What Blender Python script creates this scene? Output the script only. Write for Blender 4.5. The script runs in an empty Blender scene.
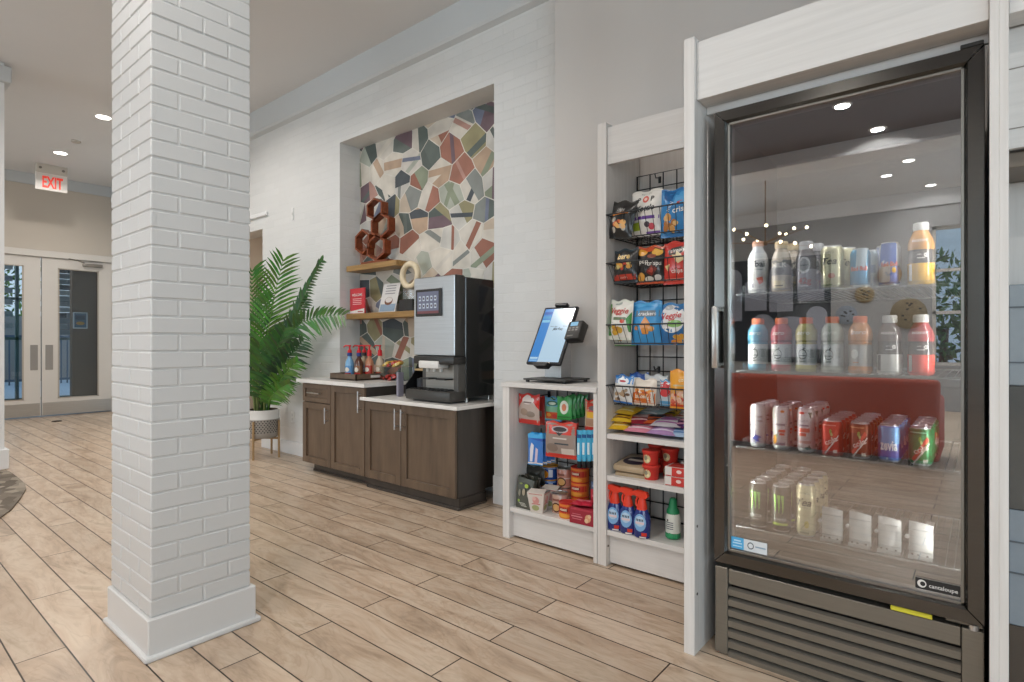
import bpy, bmesh, math, random
from mathutils import Vector, Matrix
random.seed(7)
SC = bpy.context.scene
COL = SC.collection
PI = math.pi

# ------------------------------------------------------------------ helpers
def C(h, k=1.0):
    h = h.lstrip('#')
    r = []
    for i in (0, 2, 4):
        v = int(h[i:i+2], 16)/255
        r.append((v/12.92 if v <= .04045 else ((v+.055)/1.055)**2.4)*k)
    return tuple(r)

CAM_H = 1.154; FPX = 569.0; YAW = math.radians(39.65)
_F = (-math.sin(YAW), math.cos(YAW)); _R = (math.cos(YAW), math.sin(YAW))
def at(u, v, Y):
    """point of the plane Y = const that the survey of the photograph puts at pixel u, v"""
    k = (u-512)/FPX
    dx, dy, dz = _F[0]+k*_R[0], _F[1]+k*_R[1], (341-v)/FPX
    t = Y/dy
    return Vector((dx*t, Y, CAM_H+dz*t))

class MB:
    def __init__(s):
        s.v = []; s.f = []; s.c = []; s.sm = []
    def add(s, vs, fs, col, sm=False):
        b = len(s.v)
        s.v.extend([tuple(p) for p in vs])
        for f in fs:
            s.f.append(tuple(i+b for i in f)); s.c.append(col); s.sm.append(sm)
        return s
    def box(s, x0, x1, y0, y1, z0, z1, col, bev=0.0, seg=1, M=None):
        if bev <= 0:
            vs = [Vector((x, y, z)) for x in (x0, x1) for y in (y0, y1) for z in (z0, z1)]
            fs = [(0,1,3,2), (4,6,7,5), (0,4,5,1), (2,3,7,6), (0,2,6,4), (1,5,7,3)]
        else:
            bm = bmesh.new(); bmesh.ops.create_cube(bm, size=1)
            for p in bm.verts:
                p.co = Vector(((x0+x1)/2+p.co.x*(x1-x0), (y0+y1)/2+p.co.y*(y1-y0), (z0+z1)/2+p.co.z*(z1-z0)))
            bmesh.ops.bevel(bm, geom=bm.edges[:], offset=bev, segments=seg, affect='EDGES', profile=.5)
            bm.verts.index_update()
            vs = [p.co.copy() for p in bm.verts]; fs = [[q.index for q in f.verts] for f in bm.faces]
            bm.free()
        if M is not None: vs = [M @ p for p in vs]
        return s.add(vs, fs, col, seg > 1)
    def prism(s, poly, axis, lo, hi, col, M=None):
        n = len(poly); vs = []
        for w in (lo, hi):
            for a, b in poly:
                vs.append(Vector({'x': (w, a, b), 'y': (a, w, b), 'z': (a, b, w)}[axis]))
        if M is not None: vs = [M @ p for p in vs]
        fs = [tuple(range(n))[::-1], tuple(range(n, 2*n))]+[(i, (i+1) % n, n+(i+1) % n, n+i) for i in range(n)]
        return s.add(vs, fs, col)
    def lathe(s, prof, col, n=24, cx=0, cy=0, cols=None, caps=True, M=None, sx=1, sy=1):
        vs = []
        for r, z in prof:
            for i in range(n):
                a = 2*PI*i/n
                vs.append(Vector((cx+r*sx*math.cos(a), cy+r*sy*math.sin(a), z)))
        if M is not None: vs = [M @ p for p in vs]
        b = len(s.v); s.v.extend([tuple(p) for p in vs])
        for k in range(len(prof)-1):
            cc = cols[k] if cols else col
            for i in range(n):
                j = (i+1) % n
                s.f.append((b+k*n+i, b+k*n+j, b+(k+1)*n+j, b+(k+1)*n+i)); s.c.append(cc); s.sm.append(True)
        if caps:
            s.f.append(tuple(b+i for i in range(n))[::-1]); s.c.append(cols[0] if cols else col); s.sm.append(False)
            s.f.append(tuple(b+(len(prof)-1)*n+i for i in range(n))); s.c.append(cols[-1] if cols else col); s.sm.append(False)
        return s
    def tube(s, pts, r, col, n=6, closed=False, taper=None):
        pts = [Vector(p) for p in pts]; m = len(pts)
        vs = []; up = None
        for i, p in enumerate(pts):
            if closed: t = pts[(i+1) % m]-pts[i-1]
            else: t = pts[min(i+1, m-1)]-pts[max(i-1, 0)]
            t.normalize()
            if up is None:
                up = Vector((0, 0, 1)) if abs(t.z) < .9 else Vector((1, 0, 0))
            a = up-t*up.dot(t)
            if a.length < 1e-5: a = t.orthogonal()
            a.normalize(); up = a; b = t.cross(a)
            rr = r*(taper[i] if taper else 1)
            for k in range(n):
                w = 2*PI*k/n
                vs.append(p+a*math.cos(w)*rr+b*math.sin(w)*rr)
        fs = []
        for i in range(m if closed else m-1):
            q = (i+1) % m
            for k in range(n):
                k2 = (k+1) % n
                fs.append((i*n+k, i*n+k2, q*n+k2, q*n+k))
        if not closed:
            fs.append(tuple(range(n))[::-1]); fs.append(tuple((m-1)*n+k for k in range(n)))
        return s.add(vs, fs, col, True)
    def sphere(s, c, r, col, n=12, m=8, sc=(1, 1, 1)):
        vs = [Vector(c)+Vector((0, 0, -r*sc[2]))]
        for i in range(1, m):
            a = -PI/2+PI*i/m
            for k in range(n):
                w = 2*PI*k/n
                vs.append(Vector(c)+Vector((math.cos(a)*math.cos(w)*r*sc[0], math.cos(a)*math.sin(w)*r*sc[1], math.sin(a)*r*sc[2])))
        vs.append(Vector(c)+Vector((0, 0, r*sc[2])))
        fs = []
        for k in range(n):
            fs.append((0, 1+(k+1) % n, 1+k))
            for i in range(m-2):
                fs.append((1+i*n+k, 1+i*n+(k+1) % n, 1+(i+1)*n+(k+1) % n, 1+(i+1)*n+k))
            fs.append((1+(m-2)*n+k, 1+(m-2)*n+(k+1) % n, len(vs)-1))
        return s.add(vs, fs, col, True)
    # ---- flat graphics laid on a surface S(u, v, lift)
    def g_rect(s, S, u0, v0, u1, v1, col, nu=6, nv=4, lift=1.0):
        vs = [S(u0+(u1-u0)*i/nu, v0+(v1-v0)*j/nv, lift) for j in range(nv+1) for i in range(nu+1)]
        fs = [(j*(nu+1)+i, j*(nu+1)+i+1, (j+1)*(nu+1)+i+1, (j+1)*(nu+1)+i) for j in range(nv) for i in range(nu)]
        return s.add(vs, fs, col, True)
    def g_ell(s, S, cu, cv, ru, rv, col, n=18, lift=1.2, rings=3):
        vs = [S(cu, cv, lift)]
        for r in range(1, rings+1):
            for i in range(n):
                a = 2*PI*i/n
                vs.append(S(cu+ru*r/rings*math.cos(a), cv+rv*r/rings*math.sin(a), lift))
        fs = [(0, 1+i, 1+(i+1) % n) for i in range(n)]
        for r in range(rings-1):
            for i in range(n):
                j = (i+1) % n; o = 1+r*n
                fs.append((o+i, o+n+i, o+n+j, o+j))
        return s.add(vs, fs, col, True)
    def g_poly(s, S, pts, col, lift=1.4):
        cu = sum(p[0] for p in pts)/len(pts); cv = sum(p[1] for p in pts)/len(pts)
        dense = []
        for i in range(len(pts)):
            a, b = pts[i], pts[(i+1) % len(pts)]
            for k in range(3): dense.append((a[0]+(b[0]-a[0])*k/3, a[1]+(b[1]-a[1])*k/3))
        n = len(dense)
        vs = [S(cu, cv, lift)]+[S(cu+(p[0]-cu)*.5, cv+(p[1]-cv)*.5, lift) for p in dense]+[S(p[0], p[1], lift) for p in dense]
        fs = [(0, 1+i, 1+(i+1) % n) for i in range(n)]+[(1+i, 1+n+i, 1+n+(i+1) % n, 1+(i+1) % n) for i in range(n)]
        return s.add(vs, fs, col, True)
    def g_text(s, S, txt, cu, cv, hv, col, asp=1.0, lift=1.8, shear=0.0, maxw=None, rot=0.0, bold=0.0, arc=0.0):
        """text centred at cu, cv with cap height hv (in v); asp = size of one u unit over one v unit"""
        vv, ff = text_geo(txt, shear, bold)
        if not vv: return s
        w = max(p[0] for p in vv); k = hv
        ku = hv/asp
        if maxw and w*ku > maxw: ku = maxw/w
        out = []
        for x, y in vv:
            a = (x-w/2)*ku*asp; b = (y-.5)*k
            if arc: b += arc*hv*(1-((x-w/2)/(w/2))**2)
            ca, sa = math.cos(rot), math.sin(rot)
            out.append(S(cu+(a*ca-b*sa)/asp, cv+a*sa+b*ca, lift))
        return s.add(out, ff, col, False)
    def build(s, name, mat, parent=None, loc=(0, 0, 0), off=None, rot=None):
        me = bpy.data.meshes.new(name)
        vs = s.v if off is None else [(p[0]-off[0], p[1]-off[1], p[2]-off[2]) for p in s.v]
        me.from_pydata(vs, [], s.f)
        ca = me.color_attributes.new('Col', 'FLOAT_COLOR', 'CORNER')
        buf = []
        for f, c in zip(s.f, s.c): buf.extend((c[0], c[1], c[2], 1.0)*len(f))
        ca.data.foreach_set('color', buf)
        me.polygons.foreach_set('use_smooth', s.sm)
        if any(s.sm) :
            try: me.set_sharp_from_angle(angle=math.radians(42))
            except Exception: pass
        me.materials.append(mat); me.update()
        o = bpy.data.objects.new(name, me); COL.objects.link(o)
        o.location = loc
        if rot: o.rotation_euler = rot
        if parent: o.parent = parent
        return o

_TC = {}
def text_geo(txt, shear=0.0, bold=0.0):
    key = (txt, shear, bold)
    if key in _TC: return _TC[key]
    cu = bpy.data.curves.new('lettering', 'FONT'); cu.body = txt; cu.size = 1; cu.shear = shear
    cu.resolution_u = 2; cu.offset = bold
    ob = bpy.data.objects.new('lettering', cu)
    me = ob.to_mesh()
    vv = [(p.co.x, p.co.y) for p in me.vertices]; ff = [tuple(p.vertices) for p in me.polygons]
    ob.to_mesh_clear(); bpy.data.objects.remove(ob); bpy.data.curves.remove(cu)
    if vv:
        x0 = min(p[0] for p in vv)
        vv = [((p[0]-x0)/.72, p[1]/.72) for p in vv]
    _TC[key] = (vv, ff)
    return _TC[key]

def tag(o, label, cat, group=None):
    o['label'] = label; o['category'] = cat
    if group: o['group'] = group
    return o
def thing(name, label, cat, loc=(0, 0, 0), rz=0.0, group=None):
    o = bpy.data.objects.new(name, None); COL.objects.link(o)
    o.empty_display_size = .05
    o.location = loc; o.rotation_euler = (0, 0, rz)
    return tag(o, label, cat, group)
def struct(o): o['kind'] = 'structure'; return o
def dup(root, loc, label, group=None, rz=None):
    r = root.copy(); COL.objects.link(r); r.location = loc
    if rz is not None: r.rotation_euler = (0, 0, rz)
    r['label'] = label
    if group: r['group'] = group
    for ch in list(root.children):
        c = ch.copy(); COL.objects.link(c); c.parent = r
        for g in list(ch.children):
            d = g.copy(); COL.objects.link(d); d.parent = c
    return r

# ------------------------------------------------------------------ materials
class NT:
    def __init__(s, name):
        s.m = bpy.data.materials.new(name); s.m.use_nodes = True
        s.t = s.m.node_tree; s.t.nodes.clear()
        s.out = s.n('ShaderNodeOutputMaterial')
    def n(s, typ, **kw):
        x = s.t.nodes.new(typ)
        for k, v in kw.items():
            if hasattr(x, k): setattr(x, k, v)
            else: x.inputs[k].default_value = v
        return x
    def l(s, a, b): s.t.links.new(a, b)
    def bsdf(s, **kw):
        b = s.n('ShaderNodeBsdfPrincipled')
        for k, v in kw.items():
            k = k.replace('_', ' ')
            if k == 'Base Color' and len(v) == 3: v = (*v, 1)
            b.inputs[k].default_value = v
        s.l(b.outputs[0], s.out.inputs[0]); return b
    def bump(s, b, h, strength, dist=.01):
        u = s.n('ShaderNodeBump'); u.inputs['Strength'].default_value = strength; u.inputs['Distance'].default_value = dist
        s.l(h, u.inputs['Height']); s.l(u.outputs[0], b.inputs['Normal'])
    def coords(s, scale=(1, 1, 1), loc=(0, 0, 0), kind='Object'):
        tc = s.n('ShaderNodeTexCoord'); mp = s.n('ShaderNodeMapping')
        mp.inputs['Scale'].default_value = scale; mp.inputs['Location'].default_value = loc
        s.l(tc.outputs[kind], mp.inputs['Vector']); return mp.outputs[0]
    def ramp(s, fac, stops):
        r = s.n('ShaderNodeValToRGB'); e = r.color_ramp.elements
        while len(e) < len(stops): e.new(.5)
        for q, (p, c) in zip(e, stops): q.position = p; q.color = (*c, 1)
        s.l(fac, r.inputs[0]); return r.outputs[0]
    def noise(s, vec, scale, detail=3, rough=.5):
        x = s.n('ShaderNodeTexNoise'); x.inputs['Scale'].default_value = scale
        x.inputs['Detail'].default_value = detail; x.inputs['Roughness'].default_value = rough
        s.l(vec, x.inputs['Vector']); return x.outputs['Fac']
    def mix(s, fac, a, b, mode='MIX'):
        x = s.n('ShaderNodeMix', data_type='RGBA', blend_type=mode)
        if isinstance(fac, (int, float)): x.inputs[0].default_value = fac
        else: s.l(fac, x.inputs[0])
        for q, i in ((a, 6), (b, 7)):
            if isinstance(q, tuple): x.inputs[i].default_value = (*q, 1)
            else: s.l(q, x.inputs[i])
        return x.outputs[2]

def m_col(name, rough=.5, metal=0.0, coat=0.0, spec=.5, var=.04, bump=0.0, bscale=60, trans=0.0):
    t = NT(name); b = t.bsdf(Roughness=rough, Metallic=metal)
    b.inputs['Coat Weight'].default_value = coat; b.inputs['Specular IOR Level'].default_value = spec
    b.inputs['Transmission Weight'].default_value = trans
    a = t.n('ShaderNodeAttribute', attribute_name='Col')
    nz = t.noise(t.coords(), bscale, 2)
    v = t.ramp(nz, [(.3, (1-var,)*3), (.7, (1, 1, 1))])
    t.l(t.mix(1.0, a.outputs['Color'], v, 'MULTIPLY'), b.inputs['Base Color'])
    if bump: t.bump(b, nz, bump, .004)
    return t.m
M_PLASTIC = m_col('plastic', .38)
M_GLOSS = m_col('gloss_plastic', .16, coat=.3)
M_FILM = m_col('foil_film', .28, coat=.2, bump=.25, bscale=30)
M_PAPER = m_col('paper_card', .6)
M_CAN = m_col('can_print', .3, metal=.25)
M_METAL = m_col('bare_metal', .32, metal=1.0)
M_SATIN = m_col('satin_paint', .42, var=.015)
M_MATTE = m_col('matte_paint', .75, var=.02)
M_FABRIC = m_col('upholstery', .8, var=.12, bump=.3, bscale=220)
M_LEAF = m_col('palm_leaf', .45, var=.3, bscale=18)
M_STONE = m_col('cast_stone', .8, var=.3, bump=.4, bscale=25)

def m_clear(name, col=(.95, .97, .97), gl=.18, rough=.04, edge=.55):
    t = NT(name)
    a = t.n('ShaderNodeBsdfTransparent'); a.inputs[0].default_value = (*col, 1)
    g = t.n('ShaderNodeBsdfGlossy'); g.inputs['Roughness'].default_value = rough
    g.inputs['Color'].default_value = (.95, .97, 1, 1)
    fr = t.n('ShaderNodeLayerWeight'); fr.inputs['Blend'].default_value = .3
    mt = t.n('ShaderNodeMath', operation='MULTIPLY_ADD'); t.l(fr.outputs['Fresnel'], mt.inputs[0])
    mt.inputs[1].default_value = edge; mt.inputs[2].default_value = gl; mt.use_clamp = True
    x = t.n('ShaderNodeMixShader'); t.l(mt.outputs[0], x.inputs[0]); t.l(a.outputs[0], x.inputs[1]); t.l(g.outputs[0], x.inputs[2])
    t.l(x.outputs[0], t.out.inputs[0]); return t.m
M_DOORGLASS = m_clear('coated_door_glass', (.93, .95, .96), .26, .0)
M_PANE = m_clear('window_pane', (.9, .95, .97), .03, .0, .12)
M_CLEAR = m_clear('clear_plastic', (.93, .95, .95), .1, .08)

def m_emit(name, col, strength):
    t = NT(name); e = t.n('ShaderNodeEmission'); e.inputs[0].default_value = (*col, 1); e.inputs[1].default_value = strength
    t.l(e.outputs[0], t.out.inputs[0]); return t.m
M_LAMP = m_emit('lamp_lens', (1, .95, .87), 14)
M_BULB = m_emit('warm_bulb', (1, .82, .55), 18)
M_LED = m_emit('led_strip', (1, .98, .95), 9)
def m_screen(name, k):
    t = NT(name); b = t.bsdf(Roughness=.15); a = t.n('ShaderNodeAttribute', attribute_name='Col')
    b.inputs['Base Color'].default_value = (.01, .01, .012, 1)
    t.l(a.outputs['Color'], b.inputs['Emission Color']); b.inputs['Emission Strength'].default_value = k
    return t.m
M_SCREEN = m_screen('lit_screen', .95)

def m_brick():
    t = NT('white_painted_brick'); b = t.bsdf(Roughness=.5)
    tc = t.n('ShaderNodeTexCoord'); sp = t.n('ShaderNodeSeparateXYZ'); t.l(tc.outputs['Object'], sp.inputs[0])
    cb = t.n('ShaderNodeCombineXYZ'); t.l(sp.outputs[0], cb.inputs[0]); t.l(sp.outputs[2], cb.inputs[1])
    br = t.n('ShaderNodeTexBrick'); t.l(cb.outputs[0], br.inputs['Vector'])
    for k, v in {'Scale': 1, 'Brick Width': .2, 'Row Height': .0675, 'Mortar Size': .004, 'Mortar Smooth': .6, 'Bias': 0}.items(): br.inputs[k].default_value = v
    nz = t.noise(t.coords((1, 1, 1)), 35, 4)
    br.inputs['Color1'].default_value = (.70, .70, .69, 1); br.inputs['Color2'].default_value = (.67, .67, .66, 1); br.inputs['Mortar'].default_value = (.675, .675, .665, 1)
    t.l(br.outputs['Color'], b.inputs['Base Color'])
    h = t.n('ShaderNodeMath', operation='MULTIPLY_ADD'); t.l(br.outputs['Fac'], h.inputs[0]); h.inputs[1].default_value = -1.0; t.l(nz, h.inputs[2])
    t.bump(b, h.outputs[0], .38, .005); return t.m
M_BRICK = m_brick()
def m_paint(name, col, rough=.6, var=.03):
    t = NT(name); b = t.bsdf(Roughness=rough)
    nz = t.noise(t.coords(), 1.3, 4); fine = t.noise(t.coords(), 180, 2)
    t.l(t.ramp(nz, [(.3, tuple(c*(1-var) for c in col)), (.7, col)]), b.inputs['Base Color'])
    t.bump(b, fine, .08, .002); return t.m
M_BRICKPAINT = m_paint('pillar_paint', (.605, .60, .59), .42)
M_PILLARTRIM = m_paint('pillar_trim_paint', (.66, .655, .645), .4)
M_CEIL = m_paint('ceiling_paint', (.72, .72, .725), .8)
M_GREIGE = m_paint('greige_paint', (.665, .635, .61), .6)
M_TAN = m_paint('tan_paint', (.61, .545, .47), .7)
M_CROWN = m_paint('grey_white_crown', (.58, .60, .61), .5)
M_TRIM = m_paint('white_trim', (.80, .80, .80), .4)
M_DOORPAINT = m_paint('door_paint', (.72, .68, .63), .45)

def m_floor():
    t = NT('plank_tile'); b = t.bsdf(Roughness=.3)
    vec = t.coords((1, 1, 1), (1.464, .02, 0))
    br = t.n('ShaderNodeTexBrick'); t.l(vec, br.inputs['Vector'])
    for k, v in {'Scale': 1, 'Brick Width': 1.2, 'Row Height': .15, 'Mortar Size': .0028, 'Mortar Smooth': .1, 'Bias': 0}.items(): br.inputs[k].default_value = v
    br.inputs['Color1'].default_value = (0, 0, 0, 1); br.inputs['Color2'].default_value = (1, 1, 1, 1); br.inputs['Mortar'].default_value = (.5, .5, .5, 1)
    rnd = t.n('ShaderNodeSeparateColor'); t.l(br.outputs['Color'], rnd.inputs[0])
    off = t.n('ShaderNodeVectorMath', operation='MULTIPLY_ADD')
    t.l(br.outputs['Color'], off.inputs[0]); off.inputs[1].default_value = (13, 7, 5); t.l(t.coords((.8, 2.6, 1)), off.inputs[2])
    n1 = t.n('ShaderNodeTexNoise'); t.l(off.outputs[0], n1.inputs['Vector'])
    n1.inputs['Scale'].default_value = 2.6; n1.inputs['Detail'].default_value = 7; n1.inputs['Roughness'].default_value = .62; n1.inputs['Distortion'].default_value = 1.6
    base = t.ramp(n1.outputs['Fac'], [(.26, C('#9a8672')), (.46, C('#bea892')), (.6, C('#cab8a4')), (.76, C('#ad9880'))])
    n2 = t.n('ShaderNodeTexNoise'); t.l(off.outputs[0], n2.inputs['Vector'])
    n2.inputs['Scale'].default_value = 2.2; n2.inputs['Detail'].default_value = 5; n2.inputs['Distortion'].default_value = 2.6
    vein = t.ramp(n2.outputs['Fac'], [(.46, (1, 1, 1)), (.495, (.90, .88, .86)), (.53, (1, 1, 1))])
    c = t.mix(1.0, base, vein, 'MULTIPLY')
    tint = t.ramp(rnd.outputs[0], [(0, (.88, .86, .84)), (.5, (1, .985, .97)), (1, (1.06, 1.05, 1.04))])
    c = t.mix(1.0, c, tint, 'MULTIPLY')
    c = t.mix(br.outputs['Fac'], c, C('#33271c'))
    t.l(c, b.inputs['Base Color'])
    rr = t.n('ShaderNodeMapRange'); t.l(n1.outputs['Fac'], rr.inputs[0]); rr.inputs[3].default_value = .26; rr.inputs[4].default_value = .4
    t.l(rr.outputs[0], b.inputs['Roughness'])
    inv = t.n('ShaderNodeMath', operation='SUBTRACT'); inv.inputs[0].default_value = 1; t.l(br.outputs['Fac'], inv.inputs[1])
    t.bump(b, inv.outputs[0], .5, .002); return t.m
M_FLOOR = m_floor()
def m_grain(name, c0, c1, scale, rough=.4, bump=.05, det=4):
    t = NT(name); b = t.bsdf(Roughness=rough)
    nz = t.noise(t.coords(scale), 1.0, det, .6)
    t.l(t.ramp(nz, [(.3, c0), (.7, c1)]), b.inputs['Base Color']); t.bump(b, nz, bump, .002); return t.m
M_DARKWOOD = m_grain('stained_dark_wood', (.100, .066, .043), (.168, .112, .073), (14, 14, 2.0), .3)
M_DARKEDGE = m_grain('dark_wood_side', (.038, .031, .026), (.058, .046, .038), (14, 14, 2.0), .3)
M_WASH_V = m_grain('whitewashed_board_upright', (.66, .63, .60), (.75, .725, .70), (60, 60, 2.5), .5, .04)
M_WASH_H = m_grain('whitewashed_board_level', (.66, .64, .62), (.74, .72, .70), (2.2, 60, 60), .5, .04)
M_QUARTZ = m_grain('white_quartz', (.78, .75, .71), (.86, .84, .81), (9, 9, 9), .22, .0)
M_OAK = m_grain('oak_shelf', C('#8a6a3e'), C('#b08a55'), (3, 40, 40), .4)
M_REDWOOD = m_grain('red_stained_wood', C('#6a2f18'), C('#8f4a26'), (30, 30, 30), .3)
def m_rug():
    t = NT('pebble_pile'); b = t.bsdf(Roughness=.95)
    v = t.n('ShaderNodeTexVoronoi'); v.inputs['Scale'].default_value = 9; t.l(t.coords((1, 1.6, 1)), v.inputs['Vector'])
    s = t.n('ShaderNodeSeparateColor'); t.l(v.outputs['Color'], s.inputs[0])
    t.l(t.ramp(s.outputs[0], [(0, C('#5c5146')), (.45, C('#7c7164')), (.8, C('#9a8f80')), (1, C('#4c443c'))]), b.inputs['Base Color'])
    t.bump(b, t.noise(t.coords(), 260, 2), .5, .004); return t.m
M_RUG = m_rug()
def m_brushed(name, col, rough, metal=1.0):
    t = NT(name); b = t.bsdf(Metallic=metal, Roughness=rough)
    nz = t.noise(t.coords((3, 3, 160)), 1.0, 3)
    t.l(t.ramp(nz, [(.3, tuple(c*.9 for c in col)), (.7, col)]), b.inputs['Base Color']); return t.m
M_COOLER = m_brushed('dark_cooler_steel', (.125, .12, .112), .2, 1.0)
M_GRILLE = m_brushed('grille_steel', (.225, .205, .172), .34, .55)
M_STEEL = m_brushed('brushed_steel', (.60, .59, .57), .32)
M_SILVER = m_brushed('silver_panel', (.62, .64, .66), .28, .9)

WHITE = (.82, .82, .81); BLACK = (.012, .012, .013); WIRE = (.015, .015, .016); STEELC = (.6, .6, .6)

# ------------------------------------------------------------------ the setting
CZ = 3.66; NX0, NX1 = -4.59, -2.685
mb = MB(); mb.box(-11.05, 5.0, -7.5, 3.04, -.1, 0, WHITE); mb.box(NX0, NX1, 3.04, 3.27, -.1, 0, WHITE); struct(mb.build('floor', M_FLOOR))
mb = MB(); mb.box(-11.05, 5.0, -7.5, 3.26, CZ, CZ+.12, WHITE); struct(mb.build('ceiling', M_CEIL))
mb = MB(); mb.box(-11.0, 5.0, -3.72, -1.0, 3.60, CZ-.001, WHITE, .004); struct(mb.build('ceiling_dropped', m_paint('mauve_ceiling_paint', (.16, .145, .155), .8)))
YW = 3.04
mb = MB()
OX0, OX1, OZ = -7.5, -6.05, 2.375
NX0, NX1, NZ = -4.59, -2.685, 2.99
for x0, x1, z0, z1 in ((-11.05, OX0, 0, CZ), (OX0, OX1, OZ, CZ), (OX1, NX0, 0, CZ), (NX0, NX1, NZ, CZ), (NX1, -2.09, 0, CZ)):
    mb.box(x0, x1, YW, YW+.22, z0, z1, WHITE)
struct(mb.build('wall_back', M_BRICK))
mb = MB(); mb.box(-2.09, 5.0, 2.95, 3.26, 0, CZ, WHITE); struct(mb.build('wall_right', M_GREIGE))
mb = MB(); mb.box(OX1-.0, -4.62, YW-.016, YW, 0, .13, WHITE, .004); mb.box(NX1, -2.2, YW-.016, YW, 0, .2, WHITE, .004)
struct(mb.build('baseboard_back', M_TRIM))
mb = MB(); mb.prism([(2.995, 3.41), (3.04, 3.395), (3.04, CZ), (2.98, CZ), (2.98, 3.43)], 'x', -11.0, -2.09, WHITE)
struct(mb.build('trim_1', M_CROWN))
# framed opening behind the palm and the alcove that shows through it
mb = MB(); mb.box(OX0-.1, OX1+.12, 3.018, 3.04, OZ+.13, OZ+.175, WHITE, .006)
struct(mb.build('trim_2', M_TRIM))
mb = MB(); mb.box(-8.6, -5.2, 4.9, 5.0, 0, 3.0, WHITE); mb.box(-8.7, -8.6, 3.26, 5.0, 0, 3.0, WHITE); mb.box(-5.2, -5.1, 3.26, 5.0, 0, 3.0, WHITE)
struct(mb.build('wall_alcove', M_TAN))
mb = MB(); mb.box(-8.7, -5.1, 3.26, 5.0, 3.0, 3.1, WHITE); struct(mb.build('ceiling_alcove', M_CEIL))
mb = MB(); mb.box(-8.7, -5.1, 3.04, 5.0, -.1, 0, WHITE); struct(mb.build('floor_alcove', M_FLOOR))
mb = MB(); mb.box(-8.55, -5.25, 4.6, 4.895, 1.55, 1.75, WHITE, .004); mb.box(-8.55, -5.25, 4.6, 4.895, 1.15, 1.2, WHITE, .004); mb.box(-8.55, -5.25, 4.87, 4.895, 1.2, 1.55, WHITE)
tag(mb.build('wall_shelf', M_REDWOOD), 'brown wooden wall shelf seen through the opening behind the palm', 'shelf')
gp = at(254, 274, 4.35)
t = thing('globe_lamp', 'pale glass globe lamp hanging in the opening behind the palm', 'lamp', gp)
mb = MB(); mb.sphere((0, 0, 0), .09, C('#c9dbe2'), 20, 12); mb.build('globe', M_GLOSS, t)
mb = MB(); mb.tube([(0, 0, .085), (0, 0, 3.0-gp.z)], .006, C('#3a3632'), 6); mb.lathe([(.05, 2.98-gp.z), (.05, 3.0-gp.z)], C('#3a3632'), 16); mb.build('cord', M_SATIN, t)
# niche lining and its tile-patterned back
mb = MB(); mb.box(NX0-.05, NX1+.05, 3.262, 3.32, 0, NZ+.05, WHITE); struct(mb.build('wall_niche', M_MATTE))
def mural():
    pal = [C(h) for h in ('#59635f', '#66706b', '#6f7873', '#ab7563', '#a06a58', '#a39b76', '#949d86', '#78626a', '#7a8196', '#c4a88f', '#d3c2ae', '#8f938f', '#4d545a', '#b9bdb0', '#c09588', '#5f6864')]
    pale = [C(h) for h in ('#e4dccf', '#dcd5ca', '#ded8d0', '#d6d3cc')]
    rng = random.Random(21); mb = MB()
    R = .128; dx = R*math.sqrt(3)*1.12; dz = R*1.42
    def jit(p):
        h = math.sin(round(p[0]*50)*12.9898+round(p[1]*50)*78.233)*43758.5453; h -= math.floor(h)
        g = math.sin(round(p[0]*50)*39.425+round(p[1]*50)*11.135)*24634.633; g -= math.floor(g)
        return (p[0]+(h-.5)*.075, p[1]+(g-.5)*.065)
    def clip(poly, n, d):
        out = []
        for i in range(len(poly)):
            a, b = poly[i], poly[(i+1) % len(poly)]
            da, db = a[0]*n[0]+a[1]*n[1]-d, b[0]*n[0]+b[1]*n[1]-d
            if da >= 0: out.append(a)
            if (da > 0 > db) or (da < 0 < db):
                t = da/(da-db); out.append((a[0]+(b[0]-a[0])*t, a[1]+(b[1]-a[1])*t))
        return out
    def put(p, c, y):
        for n, d in (((1, 0), NX0), ((-1, 0), -NX1), ((0, 1), 0.6), ((0, -1), -NZ)): p = clip(p, n, d) if len(p) > 2 else []
        if len(p) > 2: mb.add([(q[0], y, q[1]) for q in p], [tuple(range(len(p)))], c)
    mb.add([(NX0, 3.2610, .6), (NX1, 3.2610, .6), (NX1, 3.2610, NZ), (NX0, 3.2610, NZ)], [(0, 1, 2, 3)], C('#e9e4da'))
    for r in range(-1, 16):
        for k in range(-1, 12):
            cx = NX0+(k+(.5 if r % 2 else 0))*dx; cz = .55+r*dz
            hexa = [jit((cx+dx/math.sqrt(3)*math.cos(PI/6+PI/3*i), cz+dz/1.5*math.sin(PI/6+PI/3*i))) for i in range(6)]
            hexa = [(cx+(p[0]-cx)*.965, cz+(p[1]-cz)*.965) for p in hexa]
            put(hexa, rng.choice(pale) if rng.random() < .56 else rng.choice(pal), 3.2600)
            y = 3.2592
            for q in range(rng.choice((1, 1, 2, 2))):
                ang = rng.choice((0, PI/3, -PI/3, PI/2, PI/6, -PI/6))+rng.uniform(-.12, .12)
                n = (math.cos(ang), math.sin(ang)); off = cx*n[0]+cz*n[1]+rng.uniform(-.05, .045)
                p = clip(hexa, n, off)
                if rng.random() < .55 and len(p) > 2: p = clip(p, (-n[0], -n[1]), -(off+rng.uniform(.03, .08)))
                if len(p) > 2: put(p, rng.choice(pal+pale[:2]), y)
                y -= .0006
    return mb
struct(mural().build('wall_niche_paper', m_col('watercolour_paper', .6, var=.24, bscale=7)))

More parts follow.
